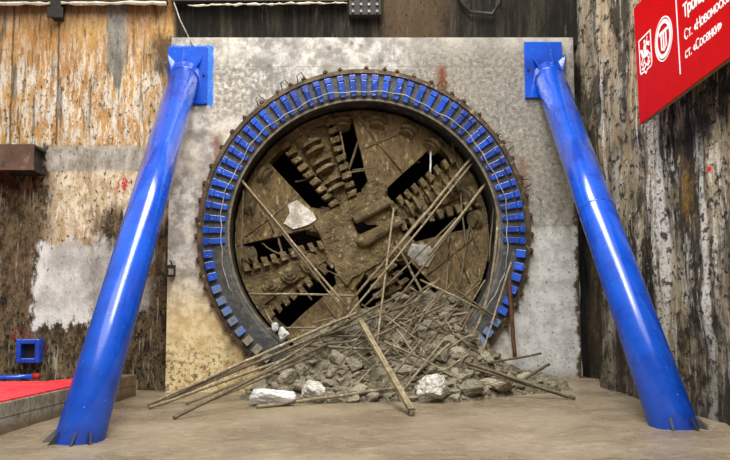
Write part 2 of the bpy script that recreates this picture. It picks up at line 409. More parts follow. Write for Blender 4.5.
MAT = dict(
    back=mat_back_wall(), right=mat_right_wall(), head=mat_headwall(), floor=mat_floor(),
    blue=mat_paint('glossy_blue_paint', K(0, 80, 200), K(0, 56, 162), K(150, 180, 220), 0.2, 0.655),
    plate_blue=mat_paint('flap_blue_paint', K(4, 76, 194), K(4, 40, 120), K(166, 186, 214), 0.35, 0.60),
    worn_blue=mat_rough('worn_blue_steel', K(44, 104, 190), K(96, 104, 104), K(54, 50, 44), 6.0, 0.5, 0.5, 0.2, 0.02),
    bare=mat_rough('muddy_bare_steel', K(128, 116, 92), K(86, 82, 74), K(44, 38, 30), 5.0, 0.5, 0.5, 0.2, 0.02),
    rubber=mat_rough('dark_greased_steel', K(84, 84, 80), K(58, 58, 55), K(32, 32, 30), 5.0, 0.5, 0.4, 0.4, 0.03, K(104, 104, 98)),
    sleeve=mat_rough('scuffed_dark_sleeve', K(74, 74, 70), K(44, 43, 40), K(20, 20, 18), 3.0, 0.42, 0.5, 0.4, 0.03, K(150, 148, 138)),
    rim=mat_rough('rusty_rim_steel', K(98, 80, 58), K(62, 52, 40), K(34, 28, 22), 3.0, 0.75, 0.3, 0.5, 0.03, K(170, 140, 104)),
    rust=mat_rough('rust_brown_steel', K(98, 62, 36), K(72, 46, 30), K(36, 26, 20), 5.0, 0.75, 0.3, 0.4, 0.02),
    mud=mat_rough('wet_brown_mud', K(140, 120, 80), K(98, 82, 50), K(34, 28, 16), 4.0, 0.34, 0.6, 1.0, 0.16, K(196, 178, 138)),  # last, pale colour paints wet highlights into the mud in patches
    panel=mat_rough('mud_smeared_plate', K(132, 110, 68), K(98, 80, 46), K(52, 40, 22), 2.4, 0.30, 0.6, 1.0, 0.12, K(190, 168, 124), (1.8, 1, .8)),
    void=mat_rough('shaded_chamber_black', K(30, 26, 20), K(20, 17, 13), K(8, 7, 6), 2.0, 0.8, 0.2, 0.4, 0.05),  # near-black colour paints in the shade of the chamber behind the slots
    rod=mat_rough('muddy_rod', K(124, 110, 84), K(98, 86, 64), K(52, 44, 32), 7.0, 0.6, 0.35, 0.3, 0.01, K(168, 156, 128), (1, 1, 1), 0.45),
    pale_rod=mat_rough('pale_muddy_rod', K(148, 134, 106), K(120, 106, 80), K(66, 56, 40), 7.0, 0.6, 0.35, 0.3, 0.01, K(206, 196, 172)),
    timber=mat_rough('weathered_timber', K(156, 142, 112), K(124, 110, 82), K(58, 48, 34), 5.0, 0.7, 0.3, 0.3, 0.02, K(196, 178, 140)),
    rock=mat_rough('grey_brown_rubble', K(184, 174, 150), K(146, 136, 112), K(60, 52, 40), 5.0, 0.75, 0.3, 0.8, 0.05, K(216, 208, 188), (1, 1, 1), 0.4),
    heap=mat_rough('crumbled_rubble', K(146, 136, 112), K(98, 88, 68), K(32, 27, 20), 7.0, 0.8, 0.3, 1.0, 0.08, K(184, 172, 144)),
    white=mat_rough('white_chalky_rock', K(244, 244, 242), K(226, 226, 222), K(150, 144, 132), 5.0, 0.7, 0.3, 0.9, 0.05),
    white_side=mat_rough('half_white_rock', K(230, 228, 220), K(178, 168, 148), K(110, 98, 78), 4.0, 0.7, 0.3, 0.9, 0.05),
    dark_steel=mat_rough('dark_old_steel', K(46, 42, 36), K(30, 27, 24), K(16, 14, 12), 4.0, 0.6, 0.4, 0.3, 0.02),
    bolt=mat_rough('worn_bolt_steel', K(150, 144, 132), K(110, 104, 92), K(60, 54, 46), 9.0, 0.4, 0.5, 0.2, 0.01),
    foam=mat_rough('pale_foam', K(224, 214, 190), K(196, 184, 158), K(140, 126, 98), 6.0, 0.9, 0.1, 0.5, 0.03),
    beam=mat_rough('brown_rusted_beam', K(106, 80, 62), K(84, 62, 48), K(50, 38, 30), 2.0, 0.6, 0.4, 0.2, 0.02, K(132, 108, 90)),
    cable=mat_rough('pale_cable', K(176, 172, 160), K(140, 136, 124), K(100, 94, 82), 9.0, 0.5, 0.3, 0.1, 0.01),
    carpet=mat_rough('red_matting', K(226, 66, 74), K(206, 48, 56), K(168, 40, 46), 3.0, 0.85, 0.2, 0.4, 0.02, K(232, 96, 100)),
    signred=mat_rough('red_sign_vinyl', K(194, 0, 8), K(186, 0, 6), K(178, 0, 6), 1.0, 0.5, 0.1, 0.02, 0.01),
    signwhite=mat_rough('white_print', K(250, 244, 244), K(246, 238, 240), K(240, 230, 232), 3.0, 0.5, 0.3, 0.02, 0.01),
    tan=mat_rough('tan_batten', K(178, 142, 92), K(150, 116, 70), K(90, 66, 38), 6.0, 0.75, 0.3, 0.3, 0.02),
    redpaint=mat_rough('red_marking_paint', K(196, 44, 40), K(170, 36, 34), K(120, 30, 28), 6.0, 0.6, 0.3, 0.1, 0.01),
    greyplate=mat_rough('grey_scraped_plate', K(176, 174, 168), K(140, 132, 118), K(104, 84, 54), 3.0, 0.4, 0.5, 0.4, 0.04, K(206, 206, 202)),
)
def mat_kerb():
    s = S('grey_block_kerb', 0.8, 0.25)
    n2 = s.noise(4.0, (1, 1, 1), 7, 0.66)
    sp = s.noise(14.0, (1, 1, 1), 5, 0.7, (1, 1, 1))
    c = s.mix(K(148, 142, 128), K(110, 102, 88), s.ss(n2, 0.36, 0.64))
    c = s.mix(c, K(64, 54, 40), s.mul(s.ss(sp, 0.54, 0.66), 0.7))
    c = s.mix(c, K(120, 92, 56), s.mul(s.ss(s.y, 15.2, 15.6), 0.6))
    j = s.mx(s.band(s.z, 0.195, 0.215, 0.005), s.band(s.M('FRACT', s.mul(s.y, 0.9)), 0.0, 0.02, 0.005))
    c = s.mix(c, K(52, 46, 38), s.mul(j, 0.7))
    c = s.mix(c, K(96, 76, 50), s.mul(s.inv(s.ss(s.add(s.z, s.mul(s.sub(n2, .5), .3)), 0.02, 0.16)), 0.7))
    s.col(c); s.bump(s.add(n2, s.mul(sp, 0.4)), 0.5, 0.03)
    return s.m
MAT['kerb'] = mat_kerb()
_w = S('white_lettering', 0.5, 0.3); _w.col(K(248, 242, 242)); MAT['letterwhite'] = _w.m

# ------------------------------------------------------------------ object helpers
def obj(name, bm, mat, parent=None, loc=None, smooth=False, bevel=0.0, recalc=True):
    me = bpy.data.meshes.new(name)
    if recalc: bmesh.ops.recalc_face_normals(bm, faces=bm.faces)
    if smooth:
        for f in bm.faces: f.smooth = True
    bm.to_mesh(me); bm.free()
    me.materials.append(MAT[mat] if isinstance(mat, str) else mat)
    o = bpy.data.objects.new(name, me)
    COL.objects.link(o)
    if parent: o.parent = parent
    if loc is not None: o.location = loc
    if bevel:
        b = o.modifiers.new('bevel', 'BEVEL'); b.width = bevel; b.segments = 2; b.limit_method = 'ANGLE'
    return o

def tag(o, label, cat, group=None, kind=None):
    o['label'] = label; o['category'] = cat
    if group: o['group'] = group
    if kind: o['kind'] = kind
    return o

def struct(o):
    o['kind'] = 'structure'
    return o

def thing(name, label, cat, loc=(0, 0, 0), group=None):
    o = bpy.data.objects.new(name, None)
    COL.objects.link(o)
    o.location = loc; o.empty_display_size = 0.2
    return tag(o, label, cat, group)

def box(bm, c, size, rot=None):
    m = Matrix.Translation(c)
    if rot is not None: m = m @ rot.to_4x4()
    m = m @ Matrix.Diagonal((size[0], size[1], size[2], 1))
    bmesh.ops.create_cube(bm, size=1.0, matrix=m)

def box2(bm, a, b):
    a, b = Vector(a), Vector(b)
    box(bm, (a + b) / 2, [abs(v) for v in (b - a)])

def frame_from(d, up=Vector((0, 0, 1))):
    z = d.normalized()
    if abs(z.dot(up)) > 0.97: up = Vector((0, 1, 0))
    x = up.cross(z).normalized(); y = z.cross(x)
    return Matrix((x, y, z)).transposed()

def tube(bm, pts, r, seg=8, caps=True, radii=None):
    pts = [Vector(p) for p in pts]
    rings = []
    for i, p in enumerate(pts):
        d = (pts[min(i + 1, len(pts) - 1)] - pts[max(i - 1, 0)])
        fm = frame_from(d)
        rr = radii[i] if radii else r
        rings.append([bm.verts.new(p + fm @ Vector((rr * math.cos(2 * math.pi * k / seg), rr * math.sin(2 * math.pi * k / seg), 0))) for k in range(seg)])
    for a, b in zip(rings, rings[1:]):
        for k in range(seg):
            bm.faces.new((a[k], a[(k + 1) % seg], b[(k + 1) % seg], b[k]))
    if caps:
        bm.faces.new(rings[0][::-1]); bm.faces.new(rings[-1])

def prism(bm, poly, w0, w1, tf):
    """poly of (u,v); tf(u,v,w)->Vector"""
    a = [bm.verts.new(tf(u, v, w0)) for u, v in poly]
    b = [bm.verts.new(tf(u, v, w1)) for u, v in poly]
    n = len(poly)
    bm.faces.new(a[::-1]); bm.faces.new(b)
    for i in range(n):
        bm.faces.new((a[i], a[(i + 1) % n], b[(i + 1) % n], b[i]))

def rough_up(bm, amp, sc, seed=0.0):
    for v in bm.verts:
        v.co += mnoise.noise_vector(v.co * sc + Vector((seed, seed * 2, seed * 3))) * amp

# ================================================================== SETTING
def floor_z(x, y):
    z = 0.13 * sstep(1.5, 4.8, x)
    z += 0.03 * mnoise.noise(Vector((x * 0.5, y * 0.5, 0))) + 0.014 * mnoise.noise(Vector((x * 2.0, y * 2.6, 3)))
    z += 0.12 * sstep(16.3, 16.95, y) * sstep(2.6, 3.6, x)
    return z
bm = bmesh.new()
nx, ny = 130, 150
x0, x1, y0, y1 = -9.5, 5.3, -4.0, 17.7
vv = [[None] * (ny + 1) for _ in range(nx + 1)]
for i in range(nx + 1):
    for j in range(ny + 1):
        x = x0 + (x1 - x0) * i / nx; y = y0 + (y1 - y0) * (j / ny) ** 0.7
        vv[i][j] = bm.verts.new((x, y, floor_z(x, y)))
for i in range(nx):
    for j in range(ny):
        bm.faces.new((vv[i][j], vv[i + 1][j], vv[i + 1][j + 1], vv[i][j + 1]))
struct(obj('floor', bm, 'floor', smooth=True))

RC = Vector((hx_(364), YH, atY(364, 233, YH).z))      # ring centre on the headwall face
RO, RI = 3.30, 2.70

# back wall: left of / above the headwall
def rough_wall(corner, du, dv, nu, nv, nrm, amp, sc, thick):
    bm = bmesh.new()
    g = [[None] * (nv + 1) for _ in range(nu + 1)]
    for i in range(nu + 1):
        for j in range(nv + 1):
            p = corner + du * (i / nu) + dv * (j / nv)
            q = Vector((p.x * sc[0], p.y * sc[1], p.z * sc[2]))
            d = mnoise.fractal(q, 1.0, 2.0, 4) * amp
            g[i][j] = bm.verts.new(p + nrm * d)
    for i in range(nu):
        for j in range(nv):
            bm.faces.new((g[i][j], g[i + 1][j], g[i + 1][j + 1], g[i][j + 1]))
    ext = bmesh.ops.extrude_face_region(bm, geom=bm.faces[:])
    vs = [e for e in ext['geom'] if isinstance(e, bmesh.types.BMVert)]
    for v in vs: v.co -= nrm * thick
    return bm
bm = rough_wall(Vector((-9.5, YB, -0.3)), Vector((6.2, 0, 0)), Vector((0, 0, 16.3)), 90, 200, Vector((0, -1, 0)), 0.035, (2.2, 1, 1.2), 0.4)
struct(obj('wall_back', bm, 'back', smooth=True))
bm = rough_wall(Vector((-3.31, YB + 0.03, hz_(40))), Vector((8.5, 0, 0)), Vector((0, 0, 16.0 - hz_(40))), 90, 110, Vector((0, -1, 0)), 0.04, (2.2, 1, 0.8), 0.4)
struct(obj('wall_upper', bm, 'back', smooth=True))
# right wall
bm = rough_wall(Vector((XR, 17.9, -0.3)), Vector((0, -14.0, 0)), Vector((0, 0, 16.3)), 260, 240, Vector((-1, 0, 0)), 0.075, (1, 1.5, 0.7), 0.4)
struct(obj('wall_right', bm, 'right', smooth=True))

# headwall slab with the round opening
bm = bmesh.new()
hl, hr, ht, hb = hx_(167.5), hx_(579), hz_(37.5), -0.25
NS = 160
hole = RI + 0.12
depth = 0.95
def rect_pt(a):
    c, s_ = math.cos(a), math.sin(a)
    t = 1e9
    if c > 1e-9: t = min(t, (hr - RC.x) / c)
    if c < -1e-9: t = min(t, (hl - RC.x) / c)
    if s_ > 1e-9: t = min(t, (ht - RC.z) / s_)
    if s_ < -1e-9: t = min(t, (hb - RC.z) / s_)
    return (RC.x + c * t, RC.z + s_ * t)
angs = sorted([2 * math.pi * k / NS for k in range(NS)] + [math.atan2(z - RC.z, x - RC.x) % (2 * math.pi) for x in (hl, hr) for z in (ht, hb)])
def hring(y):
    inn = []; out = []
    for a in angs:
        # keep the hole above the floor line
        inn.append(bm.verts.new((RC.x + hole * math.cos(a), y, RC.z + hole * math.sin(a))))
        ox, oz = rect_pt(a)
        out.append(bm.verts.new((ox, y, oz)))
    return inn, out
fi, fo = hring(YH); bi, bo = hring(YH + depth)
n = len(angs)
for k in range(n):
    k2 = (k + 1) % n
    bm.faces.new((fi[k], fi[k2], fo[k2], fo[k]))
    bm.faces.new((bi[k], bo[k], bo[k2], bi[k2]))
    bm.faces.new((fo[k], fo[k2], bo[k2], bo[k]))
    bm.faces.new((fi[k], bi[k], bi[k2], fi[k2]))
struct(obj('wall_center', bm, 'head'))

# ================================================================== SEAL RING
ring = thing('seal_ring', 'round dark steel entrance ring with radial blue flap plates on the pale headwall', 'seal ring', RC)
def pol(r, a, w=0.0):            # ring local: angle in degrees, w towards the camera
    return Vector((r * math.cos(R(a)), -w, r * math.sin(R(a))))
def lathe(profile, seg=160, a0=0, a1=360):
    bm = bmesh.new()
    rows = []
    full = (a1 - a0) >= 360
    cnt = seg if full else seg + 1
    for k in range(cnt):
        a = a0 + (a1 - a0) * k / seg
        rows.append([bm.verts.new(pol(r, a, w)) for r, w in profile])
    m = len(profile)
    for k in range(seg):
        A, B = rows[k], rows[(k + 1) % cnt]
        for i in range(m):
            bm.faces.new((A[i], A[(i + 1) % m], B[(i + 1) % m], B[i]))
    if not full:
        bm.faces.new(rows[0]); bm.faces.new(rows[-1][::-1])
    return bm
obj('face_flange', lathe([(RO - 0.05, 0.0), (RO - 0.05, 0.10), (RI + 0.10, 0.10), (RI + 0.0, 0.06), (RI + 0.0, 0.0)]), 'rubber', ring)
obj('inner_lip', lathe([(RI - 0.012, 0.0), (RI - 0.012, 0.085), (RI + 0.03, 0.085), (RI + 0.03, 0.0)]), 'bare', ring)
obj('outer_rim', lathe([(RO + 0.03, -0.01), (RO + 0.03, 0.13), (RO - 0.06, 0.15), (RO - 0.06, -0.01)]), 'rim', ring)
obj('sleeve', lathe([(RI + 0.06, 0.05), (RI, 0.05), (RI - 0.02, -2.6), (RI + 0.06, -2.6)]), 'sleeve', ring)
NP = 81
for k in range(NP):
    a = 90 + 360 * k / NP
    aa = a % 360
    if 233 < aa < 306: continue              # buried under the rubble
    a += random.uniform(-0.35, 0.35)
    short = 184 < aa < 354                   # lower flaps are pushed in: only their hinge blocks show
    mat = 'plate_blue'
    if 200 < aa < 224 or 306 <= aa < 326: mat = 'worn_blue'
    if 220 < aa < 234: mat = 'bare'
    er = Vector((math.cos(R(a)), 0, math.sin(R(a)))); et = Vector((-math.sin(R(a)), 0, math.cos(R(a)))); ew = Vector((0, -1, 0))
    rot = Matrix((er, ew, et)).transposed()
    if short:
        tilt = Matrix.Rotation(R(random.uniform(12, 20)), 3, 'Z')
        bm = bmesh.new()
        box(bm, pol(3.13, a, 0.19), (0.19, 0.04, 0.15), rot @ tilt)
        pl = obj('flap_plate', bm, mat, ring, bevel=0.008)
        bm = bmesh.new()
        box(bm, pol(3.15, a, 0.13), (0.15, 0.08, 0.12), rot)
        obj('hinge_block', bm, 'rubber', pl, bevel=0.008)
        continue
    tilt = Matrix.Rotation(R(random.uniform(2, 7)), 3, 'Z')
    bm = bmesh.new()
    box(bm, pol(2.945 + random.uniform(-.01, .01), a, 0.155), (0.29, 0.04, 0.115), rot @ tilt)
    box(bm, pol(2.79, a, 0.14), (0.05, 0.05, 0.09), rot)
    pl = obj('flap_plate', bm, mat, ring, bevel=0.01)
    bm = bmesh.new()
    box(bm, pol(3.15, a, 0.145), (0.105, 0.075, 0.135), rot)
    obj('hinge_block', bm, mat, pl, bevel=0.01)
for k in range(46):
    a = -60 + 300 * k / 46 + random.uniform(-2, 2)
    if 236 < a % 360 < 304: continue
    er = Vector((math.cos(R(a)), 0, math.sin(R(a)))); et = Vector((-math.sin(R(a)), 0, math.cos(R(a))))
    rot = Matrix((er, Vector((0, -1, 0)), et)).transposed()
    bm = bmesh.new()
    l = random.uniform(0.06, 0.11)
    box(bm, pol(RO + 0.03, a, 0.06), (l, 0.10, 0.10), rot)
    box(bm, pol(RO + 0.06, a, 0.13), (0.05, 0.05, 0.05), rot)
    obj('clamp_lug', bm, 'rust' if random.random() < .6 else 'rim', ring)
# bent wire loops standing off the rim
for a in (118, 112, 62, 31, 17, 128):
    bm = bmesh.new()
    tube(bm, [pol(RO, a - 1.6, .08), pol(RO + .20, a - .8, .10), pol(RO + .17, a + 1.0, .12), pol(RO, a + 1.7, .08)], 0.012, 5)
    obj('wire_loop', bm, 'rust', ring, smooth=True)
bm = bmesh.new()
pts = []
for k in range(81):
    a = 205 - 240 * k / 80
    sag = 0.05 * math.sin(k * 0.62) + 0.03 * math.sin(k * 1.9)
    pts.append(pol(2.86 + sag * .5 + 0.06 * math.sin(R(a)) * 0, a, 0.205 + 0.02 * math.sin(k)))
tube(bm, pts, 0.011, 5)
obj('cable', bm, 'cable', ring, smooth=True)

# ================================================================== CUTTERHEAD
CY = YH + 0.52
CC = Vector((RC.x - 0.02, CY, RC.z + 0.0))
head = thing('cutterhead', 'mud covered tunnel boring cutterhead with four toothed arms inside the blue ring', 'cutterhead', CC)
CR = 2.62
A0 = 28.0
def ctf(arm_deg):
    c, s_ = math.cos(R(arm_deg)), math.sin(R(arm_deg))
    return lambda u, v, w: Vector((u * c - v * s_, -w, u * s_ + v * c))
HA = 32.0
for k in range(4):
    tf = ctf(A0 + 45 + 90 * k)               # u along the panel's middle line
    t32 = math.tan(R(HA))
    Rp = CR - .03
    ap = 0.86
    # where the straight edge meets the circle
    lo_, hi_ = ap, Rp
    for _ in range(40):
        m_ = (lo_ + hi_) / 2
        if m_ * m_ + ((m_ - ap) * t32) ** 2 < Rp * Rp: lo_ = m_
        else: hi_ = m_
    ae = math.atan2((lo_ - ap) * t32, lo_)
    poly = [(1.02, .16 * t32 / .625), (1.02, -.16 * t32 / .625)]
    poly += [(Rp * math.cos(-ae + 2 * ae * i / 16), Rp * math.sin(-ae + 2 * ae * i / 16)) for i in range(17)]
    bm = bmesh.new()
    prism(bm, poly, -0.22, 0.0, tf)
    f = [f for f in bm.faces if len(f.verts) > 4]
    bmesh.ops.triangulate(bm, faces=f)
    bmesh.ops.subdivide_edges(bm, edges=[e for e in bm.edges if e.calc_length() > 0.3], cuts=4, use_grid_fill=True)
    rough_up(bm, 0.025, 2.2, k * 3.1)
    pn = obj('face_panel', bm, 'panel', head)
    for (p0, p1) in (((1.5, -.42), (2.3, .75)), ((1.75, .5), (2.4, -.3))):   # weld seams on the panel
        bm = bmesh.new()
        a_, b_ = Vector(tf(p0[0], p0[1], 0.005)), Vector(tf(p1[0], p1[1], 0.005))
        tube(bm, [a_, (a_ + b_) / 2 + Vector((0, -.01, 0)), b_], 0.018, 5)
        obj('weld_seam', bm, 'mud', pn, smooth=True)
    if k in (1, 3):                           # scraped-bare patches beside the hub
        bm = bmesh.new()
        pl = [(1.0, -.06), (1.12, -.16), (1.5, -.30), (1.66, -.18), (1.56, .0), (1.62, .24), (1.40, .30), (1.12, .14)] if k == 1 else [(1.0, -.10), (1.3, -.25), (1.5, -.22), (1.55, .02), (1.38, .22), (1.05, .12)]
        prism(bm, pl, -0.02, 0.04, tf)
        bmesh.ops.subdivide_edges(bm, edges=bm.edges[:], cuts=2)
        rough_up(bm, .03, 5, k)
        wp = obj('wear_plate', bm, 'white_side' if k == 1 else 'greyplate', pn)
        wp['label'] = 'pale scraped wear plate'
# arms
for k in range(4):
    tf = ctf(A0 + 90 * k)
    bm = bmesh.new()
    prism(bm, [(0.62, -0.16), (CR - .05, -0.54), (CR - .05, 0.54), (0.62, 0.16)], -0.62, -0.10, tf)
    prism(bm, [(0.7, -0.10), (CR - .1, -0.30), (CR - .1, 0.30), (0.7, 0.10)], -0.12, -0.03, tf)
    bmesh.ops.subdivide_edges(bm, edges=bm.edges[:], cuts=5, use_grid_fill=True)
    rough_up(bm, 0.06, 3.5, 5 + k)
    rough_up(bm, 0.035, 9.0, 1 + k)
    arm = obj('cutter_arm', bm, 'mud', head)
    for side in (-1, 1):
        for i in range(9):
            u = 0.86 + i * 0.195
            hw = 0.20 + 0.36 * (u - .75) / 1.8
            bm = bmesh.new()
            prism(bm, [(u - .06, side * (hw - .12)), (u + .06, side * (hw - .08)), (u + .035, side * (hw + .12)), (u - .075, side * (hw + .08))][::side], -0.16, 0.09 + random.uniform(-.03, .03), tf)
            rough_up(bm, 0.03, 6, k * 7 + i + side)
            obj('scraper_tooth', bm, 'mud', arm, bevel=0.015)
    for i, u in enumerate((1.22, 1.68, 2.12)):
        bm = bmesh.new()
        c = Vector(tf(u, 0.02, 0))
        if k == 2:                             # seen as round hub caps
            for r, w0, w1 in ((0.20, -.05, .05), (0.13, .05, .10), (0.05, .10, .14)):
                poly = [(u + r * math.cos(2 * math.pi * q / 20), r * math.sin(2 * math.pi * q / 20)) for q in range(20)]
                prism(bm, poly, w0, w1, tf)
        else:                                  # edge-on disc pairs, half sunk in their box
            for off in (-.085, .085):
                d = Vector(tf(1, 0, 0)) - Vector(tf(0, 0, 0))
                o_ = c + d * off
                ring_pts = []
                v_ = Vector(tf(0, 1, 0)) - Vector(tf(0, 0, 0)); w_ = Vector((0, -1, 0))
                m = Matrix((v_, w_, d)).transposed().to_4x4(); m.translation = o_
                bmesh.ops.create_cone(bm, cap_ends=True, segments=24, radius1=0.23, radius2=0.20, depth=0.07, matrix=m)
            m.translation = c
            bmesh.ops.create_cone(bm, cap_ends=True, segments=16, radius1=0.10, radius2=0.10, depth=0.34, matrix=m)
        obj('disc_cutter', bm, 'mud', arm)
# hub: diagonal webs, a raised slotted box and lumps of clay
bm = bmesh.new()
for k in range(4):
    tf = ctf(A0 + 45 + 90 * k)
    prism(bm, [(0.30, -0.34), (0.75, -.30), (1.15, -0.20), (1.15, 0.20), (.75, .30), (0.30, 0.34)], -0.45, -0.01, tf)
for k in range(4):
    tf = ctf(A0 + 90 * k)
    prism(bm, [(0.34, -0.30), (0.80, -0.34), (0.80, 0.34), (0.34, 0.30)], -0.5, -0.04, tf)
tf = ctf(A0)
prism(bm, [(-0.75, -0.72), (0.75, -0.72), (0.75, -0.12), (-0.75, -0.12)], -0.45, 0.02, tf)
prism(bm, [(-0.75, 0.30), (0.75, 0.30), (0.75, 0.72), (-0.75, 0.72)], -0.45, 0.03, tf)
prism(bm, [(-0.80, -0.72), (-0.05, -0.72), (-0.05, 0.72), (-0.80, 0.72)], -0.45, 0.05, tf)
bmesh.ops.subdivide_edges(bm, edges=bm.edges[:], cuts=5, use_grid_fill=True)
rough_up(bm, 0.10, 2.6, 2.0)
rough_up(bm, 0.055, 6.0, 3.0)
rough_up(bm, 0.03, 13.0, 4.0)
hub = obj('hub', bm, 'mud', head)
bm = bmesh.new()
a_, b_ = Vector(tf(-0.15, -0.12, 0.08)), Vector(tf(0.85, -0.10, 0.08))
tube(bm, [a_, a_.lerp(b_, .1), a_.lerp(b_, .5), a_.lerp(b_, .9), b_], 0.12, 12, True, [.10, .15, .12, .12, .10])
rough_up(bm, 0.02, 8)
obj('hub_beam', bm, 'mud', hub, smooth=True)
bm = bmesh.new()
a_, b_ = Vector(tf(0.0, 0.34, 0.06)), Vector(tf(0.85, 0.36, 0.06))
tube(bm, [a_, a_.lerp(b_, .5), b_], 0.10, 10)
rough_up(bm, 0.03, 6)
obj('hub_beam', bm, 'mud', hub, smooth=True)
# rim and gauge cutters
bm = lathe([(CR + .01, -0.55), (CR + .01, -0.02), (CR - .16, 0.0), (CR - .16, -0.55)], 120)
rough_up(bm, 0.02, 4)
obj('rim', bm, 'mud', head)
for a in (82, 66, 52, 100, 20, 8, 148, 165, 190):
    bm = bmesh.new()
    m = frame_from(Vector((math.cos(R(a)), 0.4, math.sin(R(a))))).to_4x4(); m.translation = pol(CR - .22, a, 0.0)
    bmesh.ops.create_cone(bm, cap_ends=True, segments=20, radius1=0.19, radius2=0.19, depth=0.08, matrix=m)
    m.translation = pol(CR - .30, a, 0.02)
    bmesh.ops.create_cone(bm, cap_ends=True, segments=20, radius1=0.17, radius2=0.12, depth=0.10, matrix=m)
    obj('gauge_cutter', bm, 'mud', head)
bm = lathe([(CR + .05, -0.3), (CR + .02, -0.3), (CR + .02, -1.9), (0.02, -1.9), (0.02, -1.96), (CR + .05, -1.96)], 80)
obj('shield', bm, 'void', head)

# ================================================================== BLUE BRACES
def brace(foot, top, rad, label, plate_px, seam, gus_top, foot_z):
    t = thing('raker_brace', label, 'brace', foot)
    d = top - foot
    fm = frame_from(d)
    bm = bmesh.new()
    N = 40
    L = d.length
    st = [(-0.35, rad), (L, rad)]
    tube(bm, [fm @ Vector((0, 0, -0.35)), fm @ Vector((0, 0, L * .5)), fm @ Vector((0, 0, L + .08))], rad, N)
    ob = obj('tube', bm, 'blue', t, smooth=True)
    for f in ob.data.polygons:
        if len(f.vertices) > 4: f.use_smooth = False
    for f_ in seam:
        bm = bmesh.new()
        c = fm @ Vector((0, 0, L * f_))
        tube(bm, [c - fm @ Vector((0, 0, .02)), c, c + fm @ Vector((0, 0, .02))], rad, N, True, [rad * 1.0, rad * 1.025, rad * 1.0])
        obj('weld_seam', bm, 'blue', t, smooth=True)
    # plate on the headwall
    p0, p1 = atY(plate_px[0], plate_px[1], YH - .05), atY(plate_px[2], plate_px[3], YH - .05)
    bm = bmesh.new()
    box2(bm, Vector((p0.x, YH - .07, p1.z)) - foot, Vector((p1.x, YH + .0, p0.z)) - foot)
    pl = obj('base_plate', bm, 'blue', t, bevel=0.01)
    for cx in (p0.x + .07, p1.x - .07):
        for cz in ((p0.z + p1.z) / 2,):
            bm = bmesh.new()
            m = Matrix.Translation(Vector((cx, YH - .085, cz)) - foot) @ Matrix.Rotation(math.pi / 2, 4, 'X')
            bmesh.ops.create_cone(bm, cap_ends=True, segments=6, radius1=.028, radius2=.028, depth=.04, matrix=m)
            obj('bolt', bm, 'dark_steel', pl)
    # gussets fanning over the upper end
    ax = d.normalized()
    for ph in gus_top:
        base = top - foot
        el = Vector((rad * math.cos(R(ph)), 0, rad / abs(ax.y) * math.sin(R(ph))))
        q1 = base + el * .97 + Vector((0, .0, 0))
        q0 = base + el + Vector((.20 * math.cos(R(ph)), 0.0, .14))
        q2 = q1 - ax * .42
        nrm = (q1 - q0).cross(q2 - q0).normalized() * 0.014
        bm = bmesh.new()
        a = [bm.verts.new(p + nrm) for p in (q0, q1, q2)]; b = [bm.verts.new(p - nrm) for p in (q0, q1, q2)]
        bm.faces.new(a); bm.faces.new(b[::-1])
        for i in range(3): bm.faces.new((a[i], a[(i + 1) % 3], b[(i + 1) % 3], b[i]))
        obj('gusset', bm, 'blue', t)
    # fins at the foot
    for a in foot_z:
        e = Vector((math.cos(R(a)), math.sin(R(a)), 0))
        ax = d.normalized()
        # point of the tube's skin at floor level in that direction
        ex = e - ax * e.dot(ax); ex.normalize()
        p_ = ex * rad; p_ = p_ - ax * (p_.z / ax.z)
        q0 = p_ * 0.97 + Vector((0, 0, -.05)); q1 = p_ * 0.97 + ax * 0.22; q2 = p_ + e * 0.19 + Vector((0, 0, -.05))
        nrm = (q1 - q0).cross(q2 - q0).normalized() * 0.014
        bm = bmesh.new()
        A = [bm.verts.new(p + nrm) for p in (q0, q1, q2)]; B = [bm.verts.new(p - nrm) for p in (q0, q1, q2)]
        bm.faces.new(A); bm.faces.new(B[::-1])
        for i in range(3): bm.faces.new((A[i], A[(i + 1) % 3], B[(i + 1) % 3], B[i]))
        obj('foot_fin', bm, 'dark_steel', t)
    return t
lf = atZ(79, 441, 0.0)
lt = atY(184.5, 76, YH - .05)
brace(lf, lt, 0.305, 'thick blue tubular brace leaning on the left of the headwall beside the red matting', (168, 47, 207, 104), (0.985,), (135, 92, 42), (205, 240, 275, 300))
rf = atZ(674, 427, 0.12)
rt = atY(549, 76, YH - .05)
brace(rf, rt, 0.300, 'thick blue tubular brace on the right, leaning below the red sign', (524, 42, 563, 98), (0.50, 0.985), (135, 85, 45), (250, 285, 310, 335))
# ================================================================== LEFT SIDE: kerb, matting, bracket, box, pipe
ka, kb_, kc = atZ(-30, 443, 0.0), atZ(60, 417, 0.0), atZ(136, 396, 0.0)
bm = bmesh.new()
poly = [(ka.x, ka.y), (kb_.x, kb_.y), (kc.x, kc.y), (kc.x - .75, kc.y + .06), (-4.9, 14.55), (-9.3, 14.55), (-9.3, ka.y)]
prism(bm, poly, -0.1, 0.405, lambda u, v, w: Vector((u, v, w)))
tag(obj('block_kerb', bm, 'kerb', bevel=0.012), 'low grey block kerb under the red matting at the left edge', 'kerb')
bm = bmesh.new()
kd = kb_.lerp(kc, 0.72)
poly = [(ka.x - .03, ka.y), (kb_.x - .03, kb_.y), (kd.x - .02, kd.y), (kd.x - .5, kd.y + .02), (-4.9, 14.5), (-9.2, 14.5), (-9.2, ka.y)]
prism(bm, poly, 0.405, 0.432, lambda u, v, w: Vector((u, v, w)))
bmesh.ops.subdivide_edges(bm, edges=bm.edges[:], cuts=2)
tag(obj('red_matting', bm, 'carpet'), 'red matting laid over the top of the grey block kerb', 'matting')

